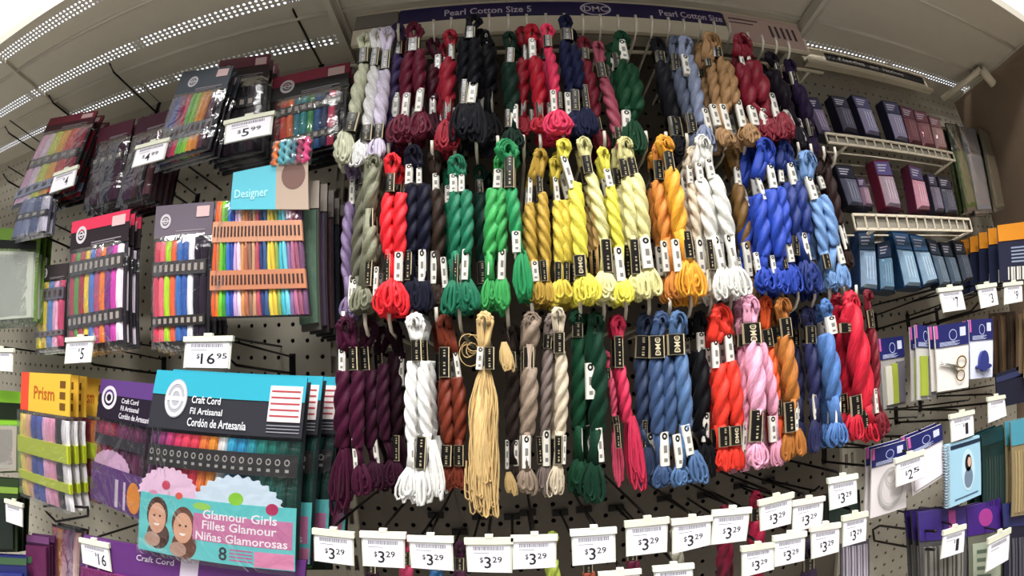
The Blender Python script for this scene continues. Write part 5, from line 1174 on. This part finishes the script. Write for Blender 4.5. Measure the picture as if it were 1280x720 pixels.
simple_pack('notion_pack', [(1226, 545), (1262, 530), (1264, 640), (1228, 640)], -7.2, 'dark teal pack right of the spiral booklet', 'card pack', '14302e',
            [('top_strip', 'box', 0, .0, 1, .14, .04, .07, '1c4448'), ('window', 'bars', .1, .3, .9, .92, .04, .08, '2c3c38')], nb=2, behind='dark teal pack', gap=.8)
simple_pack('notion_pack', [(1262, 528), (1296, 520), (1298, 640), (1264, 646)], -8.0, 'beige and light teal pack at the right edge', 'card pack', '8c7c5c',
            [('top_strip', 'box', 0, 0, 1, .24, .04, .08, '4a94a8'), ('bundle', 'bars', .1, .3, .95, .96, .04, .12, 'a8946c')], nb=1, behind='beige and light teal pack')
# lower right packs
simple_pack('notion_pack', [(1146, 640), (1206, 632), (1206, 760), (1150, 760)], -7.6, 'violet headed packet of grey tubes at lower right', 'card pack', '4c4a4c',
            [('header', 'box', 0, 0, 1, .28, .04, .08, '3c2c74'), ('magenta_tab', 'box', .6, .02, .75, .2, .08, .1, 'b04890'), ('tube', 'bars', .06, .34, .94, .96, .04, .2, '7c7870')], nb=2, behind='violet headed grey packet')
simple_pack('notion_pack', [(1207, 634), (1250, 622), (1252, 760), (1210, 760)], -7.2, 'violet and magenta headed packet left of the corner', 'card pack', '68685c',
            [('header', 'box', 0, 0, 1, .26, .04, .08, '43247c'), ('magenta_tab', 'disc', .3, .05, .7, .2, .08, .1, 'a83c90'), ('picture', 'box', .1, .34, .9, .9, .04, .1, 'a8b09c'), ('print', 'lines', .2, .4, .6, .8, .1, .11, '5c6c5c')], nb=1, behind='violet and magenta packet')
simple_pack('notion_pack', [(1252, 630), (1296, 622), (1298, 760), (1254, 760)], -7.6, 'dark navy packet in the lower right corner', 'card pack', '1c1c30', [('header', 'box', 0, 0, 1, .2, .04, .08, '2c3468'), ('window', 'bars', .1, .3, .9, .9, .04, .1, '54545c')], nb=1, behind='corner navy packet')
simple_pack('notion_pack', [(1050, 680), (1086, 674), (1086, 760), (1050, 760)], -6.2, 'grey striped packet behind the lowest right $3.29 tags', 'card pack', '5c5560', [('tube', 'bars', .05, .05, .95, .95, .04, .15, 'b8b0bc')], nb=0)
simple_pack('notion_pack', [(1030, 618), (1074, 612), (1076, 658), (1030, 662)], -7.0, 'dark green packet behind the highest $3.29 tag', 'card pack', '141e1a', [('window', 'box', .1, .15, .9, .85, .04, .1, '24342c')], nb=0)

# small skeins hanging lower, behind the price tags
LOW = [(508, 705, 'a83454', 'plum red'), (545, 712, '2c5c8c', 'sea blue'), (575, 712, '3c1c30', 'dark grape'), (690, 700, 'a8b84c', 'yellow green'), (735, 715, 'a8503c', 'brick orange'), (790, 700, '5c1830', 'wine'), (845, 690, '8c8878', 'silver grey'),
       (905, 668, '7a1834', 'claret'), (944, 650, '9c1c3c', 'berry red'), (905, 700, '4c1424', 'oxblood'), (1010, 712, '3c3044', 'smoky violet'), (465, 715, '2a1420', 'black grape')]
for i, (x, y, hx, nm) in enumerate(LOW):
    Y = -7.4; mt = yarn(hx)
    t = thing('thread_skein', tuple(at(x, y - 30, Y)), f'{nm} thread skein hanging low behind the price tags', 'thread skein')
    top_loop(x, y - 34, 18, [(x, y - 14)], Y, mt, t)
    band((x, y - 16, x, y, 12, 'b'), Y - .05, t, 'upper_sleeve')
    rope((x, y, x + 1, y + 62, 20), Y, mt, t, 1)
    strand_tail((x, y + 62, y + 95, 24, x), Y, mt, t)
for i, (bx, by) in enumerate([(395, 590), (420, 640), (545, 643), (600, 645), (640, 645), (730, 636), (770, 634), (830, 622), (880, 618), (925, 606), (960, 600), (660, 640), (575, 664), (700, 640)]):
    b = at(bx, by, 0)
    t = thing('wire_hook', tuple(b), f"{['first', 'second', 'third', 'fourth', 'fifth', 'sixth', 'seventh', 'eighth', 'ninth', 'tenth', 'eleventh', 'twelfth', 'thirteenth', 'fourteenth'][[395, 420, 545, 575, 600, 640, 660, 700, 730, 770, 830, 880, 925, 960].index(bx)]} from the left of the black hook stubs below the skeins", 'hook', 'black hook stubs below the skeins')
    mb = MB(); mb.box(b.x - .45, -.15, b.z - .2, b.x + .45, 0, b.z + .15); mb.build('clip', WIRE, t)
    mb = MB(); mb.sweep([(b.x, 0, b.z), (b.x, -5.5, b.z + .1), (b.x, -6, b.z + .4)], .07, 6); mb.build('wire', WIRE, t)
for o in list(bpy.data.objects):
    if '_o' in o: del o['_o']
